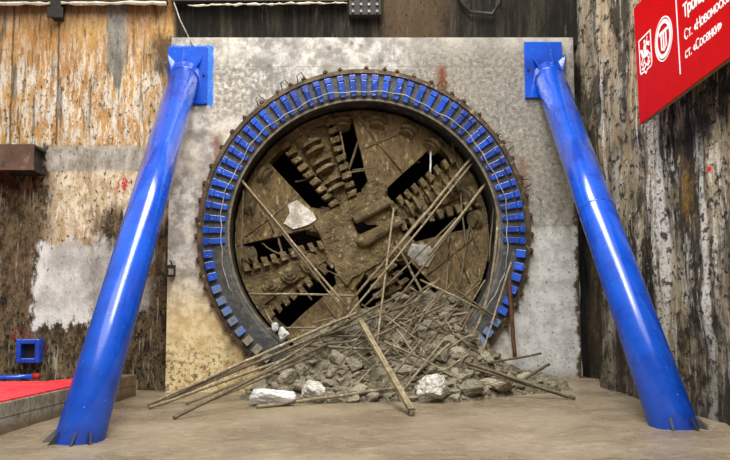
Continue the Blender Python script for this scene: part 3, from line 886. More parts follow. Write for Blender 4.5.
t = thing('steel_corbel', 'rusted brown steel corbel sticking out of the ochre wall at left', 'corbel', atY(18, 172, YB))
o0 = t.location
def W2(px, py, Y): return atY(px, py, Y) - o0
bm = bmesh.new()
a, b = W2(-25, 170, YB - .75), W2(34, 144, YB - .75)
box2(bm, (a.x, a.y, a.z), (b.x, a.y + .04, b.z))
obj('front_plate', bm, 'beam', t, bevel=.006)
bm = bmesh.new()
c = W2(44, 172, YB)
box2(bm, (a.x, a.y + .04, b.z - .05), (b.x, -.0 + c.y, b.z))
box2(bm, (a.x, a.y + .04, a.z), (b.x, c.y, a.z + .05))
box2(bm, (b.x - .12, a.y + .04, a.z), (b.x - .09, c.y, b.z))
obj('beam_flanges', bm, 'dark_steel', t)
bm = bmesh.new()
q = [W2(3, 172, YB - .5), W2(9, 172, YB - .5), W2(20, 190, YB - .03), W2(16, 190, YB - .03)]
A = [bm.verts.new(p) for p in q]; B = [bm.verts.new(p + Vector((-.10, .0, 0))) for p in q]
bm.faces.new(A); bm.faces.new(B[::-1])
for i in range(4): bm.faces.new((A[i], A[(i + 1) % 4], B[(i + 1) % 4], B[i]))
obj('diagonal_strut', bm, 'rust', t)

t = thing('pipe_sleeve', 'square blue steel pipe stub with dark opening in the left wall', 'sleeve', atY(28, 352, YB - .02))
p0, p1 = atY(17, 339, YB - .2) - t.location, atY(40, 363, YB - .2) - t.location
bm = bmesh.new()
yw0, yw1 = -0.24, 0.06
for a, b in (((p0.x, p1.z), (p0.x + .10, p0.z)), ((p1.x - .10, p1.z), (p1.x, p0.z)), ((p0.x + .1, p0.z - .10), (p1.x - .1, p0.z)), ((p0.x + .1, p1.z), (p1.x - .1, p1.z + .10))):
    box2(bm, (a[0], yw0, a[1]), (b[0], yw1, b[1]))
obj('frame', bm, 'blue', t, bevel=.02)
bm = bmesh.new()
box2(bm, (p0.x + .1, -0.02, p1.z + .1), (p1.x - .1, 0.05, p0.z - .1))
obj('inner_plug', bm, 'dark_steel', t)

pa, pb = atY(-20, 379, 16.4), atY(34, 376.5, 16.4)
t = thing('blue_pipe', 'thin blue pipe with a red tip lying behind the red matting', 'pipe', (pa + pb) / 2)
bm = bmesh.new(); tube(bm, [pa - t.location, pb - t.location], .05, 12)
obj('tube', bm, 'blue', t, smooth=True)
bm = bmesh.new(); d = (pb - pa).normalized(); tube(bm, [pb - t.location - d * .02, pb - t.location + d * .10], .06, 12)
obj('end_cap', bm, 'redpaint', t, smooth=True)['label'] = 'red end cap'
bm = bmesh.new()
for px in (2, 24):
    q = atY(px, 378, 16.4); z0 = floor_z(q.x, 16.4)
    box2(bm, (q.x - .05, 16.34, z0 - .03), (q.x + .05, 16.46, q.z - .03))
tag(obj('pipe_support', bm, 'dark_steel'), 'dark blocks holding up the thin blue pipe by the left wall', 'support')

# upper left: waler beam with foam line, stub, plate, cables
ya = YB - .16
t = thing('waler_beam', 'dark steel waler beam along the top of the ochre left wall', 'beam', (atY(60, 3, ya).x, ya, atY(60, 3, ya).z))
z1 = atY(60, 3, ya).z
def L(v): return Vector(v) - t.location
bm = bmesh.new()
xa, xb = -9.4, atY(167, 3, ya).x
box2(bm, L((xa, ya - .10, z1)), L((xb, ya + .12, z1 + .06)))
box2(bm, L((xa, ya + .02, z1 + .06)), L((xb, ya + .06, z1 + .5)))
box2(bm, L((xa, ya - .10, z1 + .5)), L((xb, ya + .12, z1 + .56)))
obj('beam', bm, 'dark_steel', t)
bm = bmesh.new()
n = 40
pts = [L((xa + (xb - xa) * i / n, ya - .08, z1 - .035 + random.uniform(-.015, .015))) for i in range(n + 1)]
tube(bm, pts, .04, 6, True, [random.uniform(.02, .05) for _ in pts])
obj('foam_bead', bm, 'foam', t)['label'] = 'pale foam bead'
t = thing('upper_waler', 'dark beam with a pale foam edge above the middle of the headwall', 'beam', atY(265, 3, ya))
bm = bmesh.new()
xa, xb = atY(172, 3, ya).x, atY(347, 3, ya).x
box2(bm, L((xa, ya - .10, z1 + .01)), L((xb, ya + .12, z1 + .07)))
box2(bm, L((xa, ya + .02, z1 + .07)), L((xb, ya + .06, z1 + .5)))
obj('beam', bm, 'dark_steel', t)
bm = bmesh.new()
pts = [L((xa + .35 + (xb - xa - .35) * i / n, ya - .08, z1 - .02 - .06 * (1 - i / n) + random.uniform(-.015, .015))) for i in range(n + 1)]
tube(bm, pts, .02, 6, True, [random.uniform(.006, .03) for _ in pts])
obj('foam_bead', bm, 'foam', t)['label'] = 'pale foam bead'
bm = bmesh.new()
p0, p1 = atY(53, 20, YB - .1), atY(64, -12, YB - .1)
box2(bm, (p0.x, YB - .30, p0.z), (p1.x, YB + .02, p1.z))
box2(bm, (p0.x - .06, YB - .32, p0.z - .02), (p1.x + .06, YB - .28, p0.z + .2))
tag(obj('steel_stub', bm, 'dark_steel', bevel=.01), 'short dark steel stub hanging at the top of the ochre wall', 'stub')
t = thing('bolted_plate', 'dark square bolted steel plate at the top above the ring', 'plate', atY(364, 4, YB - .1))
p0, p1 = atY(349, 15, YB - .2) - t.location, atY(381, -16, YB - .2) - t.location
bm = bmesh.new(); box2(bm, (p0.x, -.12, p0.z), (p1.x, .12, p1.z)); obj('plate', bm, 'dark_steel', t, bevel=.01)
for i in range(4):
    for j in range(4):
        bm = bmesh.new()
        m = Matrix.Translation((p0.x + (p1.x - p0.x) * (.12 + .25 * i), -.14, p0.z + (p1.z - p0.z) * (.10 + .22 * j))) @ Matrix.Rotation(math.pi / 2, 4, 'X')
        bmesh.ops.create_cone(bm, cap_ends=True, segments=6, radius1=.03, radius2=.03, depth=.05, matrix=m)
        obj('bolt', bm, 'bolt', t)
# bent hanging bracket, right of centre at the top
bm = bmesh.new()
tube(bm, [atY(457, -12, YB - .15), atY(462, 3, YB - .15), atY(470, 12, YB - .12), atY(492, 14, YB - .12), atY(500, 4, YB - .15), atY(498, -12, YB - .15)], .045, 8)
tag(obj('hanging_hose', bm, 'dark_steel', smooth=True), 'dark hose sagging against the wall above the right part of the headwall', 'hose')
bm = bmesh.new()
tube(bm, [atY(171, -6, YB - .2), atY(180, 20, YB - .3), atY(193, 46, YH - .03)], .014, 6)
tag(obj('steel_cable', bm, 'cable', smooth=True), 'thin steel cable dropping to the top of the left blue brace', 'cable')
# little junction box on the headwall's left edge
t = thing('junction_box', 'small dark box with a pale lid fixed to the left edge of the headwall', 'box', atY(172, 270, YH - .02))
bm = bmesh.new(); box2(bm, (-.09, -.10, -.14), (.07, .03, .10)); obj('body', bm, 'dark_steel', t, bevel=.01)
bm = bmesh.new(); box2(bm, (-.05, -.12, -.10), (.05, -.095, .02)); obj('lid', bm, 'bolt', t, bevel=.006)
bm = bmesh.new(); tube(bm, [(0, -.05, .09), (.0, -.06, .16), (-.04, -.05, .19)], .015, 6); obj('cable_gland', bm, 'dark_steel', t)

# ================================================================== RED SIGN ON THE RIGHT WALL
XS = XR - 0.34
P0, P1 = atX(639.7, 124.2, XS), atX(730, 56.8, XS)
sd = (P1 - P0).normalized()                  # along the board, towards the camera
td = Vector((1, 0, 0)).cross(sd)             # up along the board
if td.z < 0: td = -td
nd = Vector((-1, 0, 0))
def sT(px, py):
    p = atX(px, py, XS) - P0
    return p.dot(sd), p.dot(td)
SH = sT(632, 11)[1]
SL = 4.6
t = thing('red_sign', 'red construction sign board with white lettering high on the right wall', 'sign', P0)
def sp(s_, t_, w=0.0): return sd * s_ + td * t_ + nd * w
bm = bmesh.new()
prism(bm, [(0, 0), (SL, 0), (SL, SH), (0, SH)], -0.015, 0.0, sp)
obj('panel', bm, 'signred', t)
bm = bmesh.new()
for a, b in (((0, 0), (SL, .04)), ((0, SH - .04), (SL, SH)), ((0, .04), (.04, SH - .04)), ((1.5, .04), (1.54, SH - .04)), ((3.0, .04), (3.04, SH - .04))):
    prism(bm, [a, (b[0], a[1]), b, (a[0], b[1])], -0.075, -0.016, sp)
obj('backing_frame', bm, 'tan', t)
def strip(bm, pts, w, z=0.006, closed=False):
    """thin raised line of width w along (s,t) points"""
    n = len(pts)
    rng = range(n if closed else n - 1)
    strip.k += 1
    for i in rng:
        z = 0.005 + 0.0004 * (i % 7) + 0.00009 * (strip.k % 5)
        a, b = Vector(pts[i]), Vector(pts[(i + 1) % n])
        d = b - a
        if d.length < 1e-6: continue
        d.normalize(); q = Vector((-d.y, d.x)) * w / 2; e = d * w * .4
        prism(bm, [tuple(a - q - e), tuple(b - q + e), tuple(b + q + e), tuple(a + q - e)], 0.0005, z, sp)
strip.k = 0
# dividing line
bm = bmesh.new()
strip(bm, [sT(680.5, 73.5), (sT(680.5, 73.5)[0], SH - .02)], 0.028)
obj('dividing_line', bm, 'signwhite', t)
# crest: pointed shield with a rider inside
c0 = sT(638.5, 44); c1 = sT(650.5, 28); c2 = sT(652, 66); c3 = sT(641.5, 77)
s0, s1 = (c0[0] + c3[0]) / 2, (c1[0] + c2[0]) / 2
tt, tb = (c0[1] + c1[1]) / 2, (c2[1] + c3[1]) / 2
def cr(u, v): return (s0 + (s1 - s0) * u, tb + (tt - tb) * v)
bm = bmesh.new()
strip(bm, [cr(0, 1), cr(1, 1), cr(1, .12), cr(.93, .05), cr(.62, .04), cr(.5, -.04), cr(.38, .04), cr(.07, .05), cr(0, .12)], 0.026, closed=True)
obj('crest_outline', bm, 'signwhite', t)
bm = bmesh.new()
def blob(poly):
    strip.k += 1
    prism(bm, [cr(u, v) for u, v in poly], 0.0005, 0.009 + .0004 * (strip.k % 7), sp)
blob([(.30, .52), (.68, .56), (.80, .48), (.74, .40), (.36, .40), (.24, .46)])          # horse body
blob([(.24, .48), (.34, .52), (.26, .68), (.14, .72), (.08, .64), (.18, .62)])          # neck and head
blob([(.42, .54), (.58, .56), (.60, .74), (.48, .78), (.40, .70)])                      # rider
blob([(.46, .79), (.54, .79), (.56, .86), (.50, .89), (.44, .86)])                      # helmet
blob([(.58, .74), (.86, .62), (.90, .74), (.66, .80)])                                  # cloak
strip(bm, [cr(.72, .92), cr(.26, .18)], 0.018)                                          # lance
strip(bm, [cr(.28, .44), cr(.14, .32), cr(.20, .26)], 0.026)
strip(bm, [cr(.40, .42), cr(.36, .28), cr(.46, .26)], 0.026)
strip(bm, [cr(.66, .42), cr(.76, .30), cr(.68, .22)], 0.026)
strip(bm, [cr(.76, .46), cr(.90, .38), cr(.86, .28)], 0.022)
strip(bm, [cr(.16, .16), cr(.34, .12), cr(.52, .20), cr(.70, .14), cr(.84, .20)], 0.034)  # serpent
obj('crest_rider', bm, 'signwhite', t)
# round badge
e0 = sT(656.2, 44.5); e1 = sT(671.5, 32.5); eb = sT(663, 63.5); et_ = sT(665, 13.5)
ec = ((e0[0] + e1[0]) / 2, (eb[1] + et_[1]) / 2); er_ = (abs(e1[0] - e0[0]) / 2 + abs(et_[1] - eb[1]) / 2) / 2
for rr, w in ((1.0, .020), (.80, .062)):
    bm = bmesh.new()
    rows = []
    for k in range(48):
        c_, s_ = math.cos(2 * math.pi * k / 48), math.sin(2 * math.pi * k / 48)
        rows.append([bm.verts.new(sp(ec[0] + (er_ * rr + o_) * c_, ec[1] + (er_ * rr + o_) * s_, w_)) for o_, w_ in ((-w / 2, .0005), (-w / 2, .006), (w / 2, .006), (w / 2, .0005))])
    for k in range(48):
        for q in range(4):
            bm.faces.new((rows[k][q], rows[k][(q + 1) % 4], rows[(k + 1) % 48][(q + 1) % 4], rows[(k + 1) % 48][q]))
    obj('badge_ring', bm, 'signwhite', t)
bm = bmesh.new()
def eb_(u, v): return (ec[0] + er_ * u, ec[1] + er_ * v)
strip(bm, [eb_(-.45, .34), eb_(.50, .34)], er_ * .16)
strip(bm, [eb_(-.26, .28), eb_(-.26, -.42)], er_ * .13)
strip(bm, [eb_(.0, .28), eb_(.0, -.52)], er_ * .13)
strip(bm, [eb_(.28, .28), eb_(.28, -.38)], er_ * .13)
strip(bm, [eb_(-.30, -.42), eb_(.05, -.50), eb_(.32, -.36)], er_ * .08)
obj('badge_emblem', bm, 'signwhite', t)
def arc(cx, cy, rx, ry, a0, a1, n=18):
    return [(cx + rx * math.cos(R(a0 + (a1 - a0) * i / n)), cy + ry * math.sin(R(a0 + (a1 - a0) * i / n))) for i in range(n + 1)]
GLYPH = {
    'Т': (.62, [[(0, 1), (.62, 1)], [(.31, 1), (.31, 0)]]),
    'Н': (.58, [[(0, 1), (0, 0)], [(.58, 1), (.58, 0)], [(0, .52), (.58, .52)]]),
    'С': (.66, [arc(.37, .5, .37, .5, 48, 312)]),
    'р': (.50, [[(0, .72), (0, -.26)], arc(.25, .36, .25, .34, 180, 540)]),
    'о': (.54, [arc(.27, .36, .27, .35, 0, 360)]),
    'и': (.46, [[(0, .72), (0, 0)], [(0, .04), (.46, .68)], [(.46, .72), (.46, 0)]]),
    'й': (.46, [[(0, .72), (0, 0)], [(0, .04), (.46, .68)], [(.46, .72), (.46, 0)], [(.10, 1.0), (.16, .90), (.30, .90), (.36, 1.0)]]),
    'ц': (.54, [[(0, .72), (0, 0)], [(0, 0), (.54, 0)], [(.43, .72), (.43, 0)], [(.54, 0), (.54, -.18)]]),
    'к': (.44, [[(0, .72), (0, 0)], [(.42, .72), (.04, .37)], [(.04, .37), (.44, 0)]]),
    'т': (.46, [[(0, .72), (.46, .72)], [(.23, .72), (.23, 0)]]),
    'в': (.42, [[(0, .72), (0, 0)], [(0, .72), (.28, .72), (.36, .64), (.36, .47), (.28, .39), (0, .39)], [(.28, .39), (.41, .29), (.41, .10), (.30, 0), (0, 0)]]),
    'м': (.60, [[(0, 0), (0, .72)], [(0, .72), (.30, .18)], [(.30, .18), (.60, .72)], [(.60, .72), (.60, 0)]]),
    'с': (.46, [arc(.27, .36, .27, .35, 48, 312)]),
    'а': (.48, [arc(.24, .36, .24, .34, 0, 360), [(.48, .72), (.48, 0)]]),
    'я': (.44, [[(.44, .72), (.44, 0)], [(.44, .72), (.13, .72), (.04, .62), (.04, .44), (.13, .35), (.44, .35)], [(.22, .35), (0, 0)]]),
    'е': (.50, [arc(.26, .36, .26, .35, 0, 310), [(.02, .36), (.50, .36)]]),
    'н': (.46, [[(0, .72), (0, 0)], [(.46, .72), (.46, 0)], [(0, .38), (.46, .38)]]),
    '.': (.06, [[(.03, .0), (.03, .06)]]),
    '«': (.44, [[(.20, .62), (.02, .37), (.20, .12)], [(.42, .62), (.24, .37), (.42, .12)]]),
    '»': (.44, [[(.02, .62), (.20, .37), (.02, .12)], [(.24, .62), (.42, .37), (.24, .12)]]),
    ' ': (.16, []),
}
def text(s_, body, sx, ty, height, endx, upto, w):
    def width(b): return sum(GLYPH[c][0] + .17 for c in b) - .17
    kx = (endx - sx) / width(upto)
    bm = bmesh.new()
    x = 0.0
    for ch in body:
        gw, strokes = GLYPH[ch]
        for st_ in strokes:
            strip(bm, [(sx + (x + u) * kx, ty + v * height) for u, v in st_], w)
        x += gw + .17
    return obj('lettering', bm, 'letterwhite', s_, recalc=False)
l1 = sT(684, 17.5); l1t = sT(684.3, 4.5)
l2 = sT(685.2, 40); l2t = sT(685.2, 30)
l3 = sT(686, 58.5); l3t = sT(686, 49)
text(t, 'Троицкой', l1[0], l1[1], l1t[1] - l1[1], sT(703.5, 0)[0], 'Троиц', .030)
text(t, 'Ст. «Новомосковская»', l2[0], l2[1], l2t[1] - l2[1], sT(730, 0)[0], 'Ст. «Новомоско', .018)
text(t, 'ст. «Сосенки»', l3[0], l3[1], l3t[1] - l3[1], sT(722, 30)[0], 'ст. «Сосенки»', .018)

# ================================================================== RUBBLE HEAP
def floor_hit(px, py, lift=0.0):
    Y = 14.5
    for _ in range(12):
        Y = atZ(px, py, floor_z((px - PX) / F * Y, min(Y, 17.3)) + lift).y
    return Y
PROF = [(235, 392), (262, 380), (285, 352), (305, 336), (330, 322), (352, 314), (380, 306), (410, 296), (440, 290), (462, 296), (482, 318), (498, 345), (520, 364), (548, 372), (570, 378), (600, 384)]
def prof_top(x, y):
    px = PX + x / y * F
    for (a, ya_), (b, yb_) in zip(PROF, PROF[1:]):
        if a <= px <= b:
            return ya_ + (yb_ - ya_) * (px - a) / (b - a)
    return 392.0
TOP = {}
def heap_h(x, y):
    # crest height at the cutterhead, falling to nothing at the toe in front of the headwall
    yt = 17.45
    zt = atY(PX + x / yt * F, prof_top(x, yt), yt).z
    toe = 15.05 + 0.18 * math.sin(x * 1.7) + 0.75 * sstep(2.2, 3.2, x) + 0.6 * sstep(-1.0, -1.9, x)
    t_ = (y - toe) / (yt - toe)
    if t_ <= 0: return floor_z(x, min(y, 17.5)) - 0.08 + 0.25 * max(t_, -.4)
    t_ = min(t_, 1.0)
    prof = t_ ** 1.25
    return max(zt, 0.05) * prof + floor_z(x, min(y, 17.0)) * (1 - prof) + 0.10 * mnoise.noise(Vector((x * 2.2, y * 2.2, 1.0))) * min(1, t_ * 3)
bm = bmesh.new()
nx, ny = 120, 84
g = {}
for i in range(nx + 1):
    for j in range(ny + 1):
        x = -1.75 + 6.2 * i / nx; y = 14.7 + (17.62 - 14.7) * j / ny
        z = heap_h(x, y)
        if y > YH - .1:                       # keep inside the opening
            lim = RI - .12
            if abs(x - RC.x) > lim * .98: z = -0.3
            else:
                zl = RC.z - math.sqrt(max(0.0, lim * lim - (x - RC.x) ** 2))
                z = max(z, zl - 0.03) if z > zl - 0.3 else -0.3
        z += 0.06 * mnoise.noise(Vector((x * 6, y * 6, 2))) + 0.035 * mnoise.noise(Vector((x * 14, y * 14, 7)))
        g[i, j] = bm.verts.new((x, y, z))
for i in range(nx):
    for j in range(ny):
        q = [g[i, j], g[i + 1, j], g[i + 1, j + 1], g[i, j + 1]]
        if all(v.co.z < floor_z(v.co.x, min(v.co.y, 17.5)) - 0.12 for v in q): continue
        if max(v.co.z for v in q) - min(v.co.z for v in q) > 1.0: continue
        bm.faces.new(q)
bmesh.ops.delete(bm, geom=[v for v in bm.verts if not v.link_faces], context='VERTS')
tag(obj('rubble_heap', bm, 'heap'), 'heap of fine crumbled rubble and clay spilling out of the ring', 'rubble', None, 'stuff')

def rock_mesh(seed, sub=3, flat=(1, 1, 1), rough=0.06):
    rnd = random.Random(seed)
    bm = bmesh.new()
    bmesh.ops.create_icosphere(bm, subdivisions=sub, radius=1.0)
    planes = []
    for _ in range(11):
        v = Vector((rnd.gauss(0, 1), rnd.gauss(0, 1), rnd.gauss(0, 1))).normalized()
        planes.append((v, rnd.uniform(0.48, 0.86)))
    for v in bm.verts:
        d = v.co.normalized(); r = 1.0
        for nrm, dist in planes:
            q = nrm.dot(d)
            if q > 0.05: r = min(r, dist / q)
        r += rough * mnoise.fractal(d * 3.0 + Vector((seed, 0, 0)), 1.0, 2.0, 3)
        v.co = d * r
        v.co = Vector((v.co.x * flat[0], v.co.y * flat[1], v.co.z * flat[2]))
    return bm
protos = []
for s_ in range(12):
    bm = rock_mesh(s_ + 1, 3, (1, random.uniform(.6, 1.0), random.uniform(.5, .9)), 0.13)
    me = bpy.data.meshes.new('rubble_chunk'); bm.to_mesh(me); bm.free()
    me.materials.append(MAT['rock'])
    protos.append(me)

placed = []
def rock_at(loc, size, label, cat, group, me, name='rubble_chunk', rz=None):
    o = bpy.data.objects.new(name, me)
    COL.objects.link(o)
    o.location = loc
    o.scale = (size, size, size) if not isinstance(size, tuple) else size
    o.rotation_euler = (random.uniform(-.5, .5), random.uniform(-.5, .5), random.uniform(0, 6.28) if rz is None else rz)
    tag(o, label, cat, group)
    return o
def heap_hit(px, py):
    Y = 14.3
    while Y < 17.4:
        p = atY(px, py, Y)
        if p.z <= max(heap_h(p.x, Y), floor_z(p.x, min(Y, 17.3))) + 0.02: return Y
        Y += 0.03
    return 17.3
def special(px, py, Y, size, mat, label, seed, rz=0.0, name='boulder', rough=0.1):
    bm = rock_mesh(seed, 4, (1, 1, 1), rough)
    me = bpy.data.meshes.new(name); bm.to_mesh(me); bm.free()
    for p in me.polygons: p.use_smooth = False
    me.materials.append(MAT[mat])
    if Y is None: Y = heap_hit(px, py)
    p = atY(px, py, Y)
    o = bpy.data.objects.new(name, me); COL.objects.link(o)
    o.location = p; o.scale = size; o.rotation_euler = (0, 0, rz)
    tag(o, label, 'rock')
    placed.append((p.x, p.y, max(size)))
    return o
def fz(px, py):           # depth of the floor under a pixel
    return atZ(px, py, floor_z(0, 15)).y
special(273, 398, 14.65, (.40, .30, .24), 'white', 'bright white rock at the left front of the rubble', 31)
special(314, 391, 15.1, (.36, .24, .21), 'white_side', 'pale elongated rock right of the bright white rock', 32, .4)
special(435, 388, 15.0, (.37, .28, .235), 'white_side', 'blocky white topped rock at the middle front of the rubble', 33, .2)
special(470, 389, 15.2, (.25, .22, .17), 'rock', 'smooth grey brown rock beside the blocky white topped rock', 34)
special(283, 335, 16.75, (.14, .12, .16), 'white', 'white chalky lump lodged in the lower left of the ring', 35)
special(275, 327, 16.75, (.08, .08, .09), 'white', 'tiny white pebble above the white chalky lump in the ring', 36)
special(500, 384, 15.7, (.42, .28, .17), 'rock', 'large low boulder at the right front of the rubble', 37, .3)
special(402, 340, None, (.24, .22, .20), 'rock', 'big rounded boulder behind the long timber batten', 38, .1)
special(430, 332, None, (.26, .24, .26), 'rock', 'upright boulder high in the middle of the heap', 39)
special(340, 362, None, (.26, .22, .30), 'rock', 'square grey chunk left of the timber batten', 40, .5)
special(378, 378, None, (.18, .15, .23), 'rock', 'upright pointed chunk just left of the batten foot', 41, .2)
special(362, 352, None, (.22, .2, .2), 'rock', 'rough chunk under the upper end of the timber batten', 42)
special(300, 372, None, (.24, .2, .22), 'rock', 'dark chunk behind the bright white rock', 43, .7)
special(410, 366, None, (.36, .26, .20), 'rock', 'flat grey slab right of the timber batten', 44, .1)
special(452, 345, None, (.26, .22, .22), 'rock', 'grey chunk on the right shoulder of the heap', 45, .4)
special(530, 380, None, (.30, .2, .16), 'rock', 'muddy rock at the foot of the rusty bar', 46, .4)

cnt = 0
tries = 0
ZL = [('chunk of rubble in the left part of the heap', 'rubble chunks on the left of the heap'),
      ('chunk of rubble in the middle part of the heap', 'rubble chunks in the middle of the heap'),
      ('chunk of rubble in the right part of the heap', 'rubble chunks on the right of the heap')]
while cnt < 290 and tries < 20000:
    tries += 1
    x = random.uniform(-1.45, 4.2); y = random.uniform(15.0, 17.4)
    if y > YH - .25 and abs(x - RC.x) > 1.9: continue
    z = heap_h(x, y)
    if z < floor_z(x, min(y, 17)) - 0.02: continue
    if y > YH - .25:
        lim = RI - .25
        if (x - RC.x) ** 2 + (z - RC.z) ** 2 > lim * lim: continue
    sz = random.choice((.06, .07, .08, .10, .11, .13, .15, .18, .22))
    if x > 2.9: sz *= 0.7
    if any((x - a) ** 2 + (y - b) ** 2 < ((sz + c) * .60) ** 2 for a, b, c in placed): continue
    placed.append((x, y, sz))
    px = PX + x / y * F
    zi = 0 if px < 350 else (1 if px < 450 else 2)
    size_w = 'small' if sz < .09 else ('medium' if sz < .15 else 'large')
    rock_at((x, y, z + sz * .35), sz, size_w + ' muddy ' + ZL[zi][0], 'rock', size_w + ' ' + ZL[zi][1], random.choice(protos))
    cnt += 1

# ================================================================== RODS
def rod(a, b, r, label, mat='rod', group=None, bend=0.0, name='reinforcing_rod', cat='rod', pair=False, mid=None):
    a, b = Vector(a), Vector(b)
    d = b - a
    side = frame_from(d) @ Vector((random.uniform(-1, 1), random.uniform(-1, 1), 0))
    pts = []
    N = 8
    for i in range(N + 1):
        t_ = i / N
        p = a.lerp(b, t_) + side * bend * math.sin(math.pi * t_)
        if mid is not None: p = a * (1 - t_) ** 2 + Vector(mid) * 2 * t_ * (1 - t_) + b * t_ ** 2
        p += Vector((random.uniform(-1, 1), random.uniform(-1, 1), random.uniform(-1, 1))) * r * .25
        pts.append(p - a)
    bm = bmesh.new()
    tube(bm, pts, r, 7)
    o = obj(name, bm, mat, None, a, smooth=True)
    if len(o.data.polygons):
        for f in o.data.polygons:
            if len(f.vertices) > 4: f.use_smooth = False
    tag(o, label, cat, group)
    return o
def prod(p0, Y0, p1, Y1, r, label, **k):
    def keep(p, Y):
        q = atY(p[0], p[1], Y)
        if p[1] > 320 and q.z < floor_z(q.x, min(Y, 17.3)) + r: return floor_hit(p[0], p[1], r)
        if p[1] > 345: return min(Y, heap_hit(p[0], p[1]) + .05) if 250 < p[0] < 560 else Y
        return Y
    Y0, Y1 = keep(p0, Y0), keep(p1, Y1)
    return rod(atY(p0[0], p0[1], Y0), atY(p1[0], p1[1], Y1), r, label, **k)

# the square timber batten in front
a, b = atY(361, 322, 16.55), atZ(412.5, 412.5, 0.05)
d = b - a
fm = frame_from(d)
t = thing('timber_batten', 'long square light brown timber batten sloping down the front of the heap', 'batten', a)
bm = bmesh.new()
for off in (-.025, .025):
    m = (fm.to_4x4()); m.translation = d / 2 + fm @ Vector((off, 0, 0))
    bmesh.ops.create_cube(bm, size=1.0, matrix=m @ Matrix.Diagonal((.045, .07, d.length, 1)))
bmesh.ops.subdivide_edges(bm, edges=[e for e in bm.edges if e.calc_length() > 1], cuts=12)
rough_up(bm, .006, 5)
obj('laths', bm, 'timber', t)
bm = bmesh.new()
m = fm.to_4x4(); m.translation = d + fm @ Vector((0, 0, -.03))
bmesh.ops.create_cube(bm, size=1.0, matrix=m @ Matrix.Diagonal((.10, .085, .05, 1)))
obj('end_shoe', bm, 'dark_steel', t)

LOW = (
 ((148, 405), 15.7, (356, 313), 16.75, .030, 'lowest left rod of the long bundle, nearly reaching the left brace'),
 ((149, 408), 15.6, (312, 350), 16.45, .030, 'front rod of the long bundle lying left of the heap'),
 ((154, 403), 15.75, (335, 334), 16.65, .028, 'middle rod of the long bundle lying left of the heap'),
 ((160, 403), 15.85, (350, 322), 16.8, .026, 'rear rod of the long bundle lying left of the heap'),
 ((174, 418), 14.5, (328, 344), 16.4, .028, 'rod of dark grey with its tip on the mud left of the white rock'),
 ((178, 414), 14.8, (320, 352), 16.3, .020, 'thin rod beside the dark grey rod left of the white rock'),
 ((216, 397), 15.95, (268, 372), 16.5, .020, 'short rod crossing under the long bundle by the headwall'),
 ((165, 400), 15.0, (340, 320), 16.75, .022, 'thin rod behind the long bundle against the pale headwall'),
 ((186, 404), 15.0, (300, 358), 16.2, .024, 'short thin rod beneath the long bundle left of the heap'),
 ((205, 402), 15.0, (318, 338), 16.5, .020, 'thin rod crossing steeply under the long bundle'),
 ((257, 407), 15.3, (402, 387), 15.55, .030, 'long rod lying on the mud behind the white rock and batten'),
 ((266, 403), 15.45, (366, 390), 15.6, .022, 'thin rod resting on the mud right of the white rock'),
 ((300, 345), 16.4, (476, 357), 16.5, .030, 'level rod crossing the whole middle of the heap'),
 ((290, 348), 16.5, (392, 338), 16.6, .022, 'short level rod in the upper left of the heap'),
 ((401, 381), 15.9, (462, 300), 17.2, .034, 'steep stout rod right of the batten in front of the heap'),
 ((405, 377), 16.0, (459, 305), 17.25, .022, 'thin rod doubling the steep stout rod right of the batten'),
 ((444, 331), 16.6, (468, 361), 16.3, .022, 'short rod sloping down to the right near the middle of the heap'),
 ((452, 326), 16.65, (482, 364), 16.3, .020, 'thin rod sloping right above the right hand bundle'),
 ((462, 361), 16.15, (575, 398.5), 15.6, .030, 'front rod of the right hand bundle pointing to the right brace'),
 ((465, 366), 16.1, (568, 397), 15.7, .026, 'second rod of the right hand bundle lying on the mud'),
 ((440, 358), 16.3, (560, 391), 15.8, .028, 'upper rod of the right hand bundle'),
 ((478, 364), 16.3, (541, 353), 16.7, .022, 'rod rising right against the pale headwall foot'),
 ((521, 381), 16.05, (549, 364), 16.5, .030, 'short stout rod leaning on the mud right of the rusty bar'),
 ((420, 372), 16.0, (480, 366), 16.2, .026, 'level rod above the blocky white topped rock'),
 ((480, 392), 15.8, (512, 383), 16.0, .024, 'short rod on the large low boulder'),
 ((415, 352), 16.3, (470, 345), 16.6, .022, 'short level rod on the right shoulder of the heap'),
)
for p0, Y0, p1, Y1, r, lb in LOW:
    prod(p0, Y0, p1, Y1, r, lb, mat='pale_rod' if 'long bundle' in lb or 'long rod' in lb else 'rod', bend=random.uniform(-.05, .05))
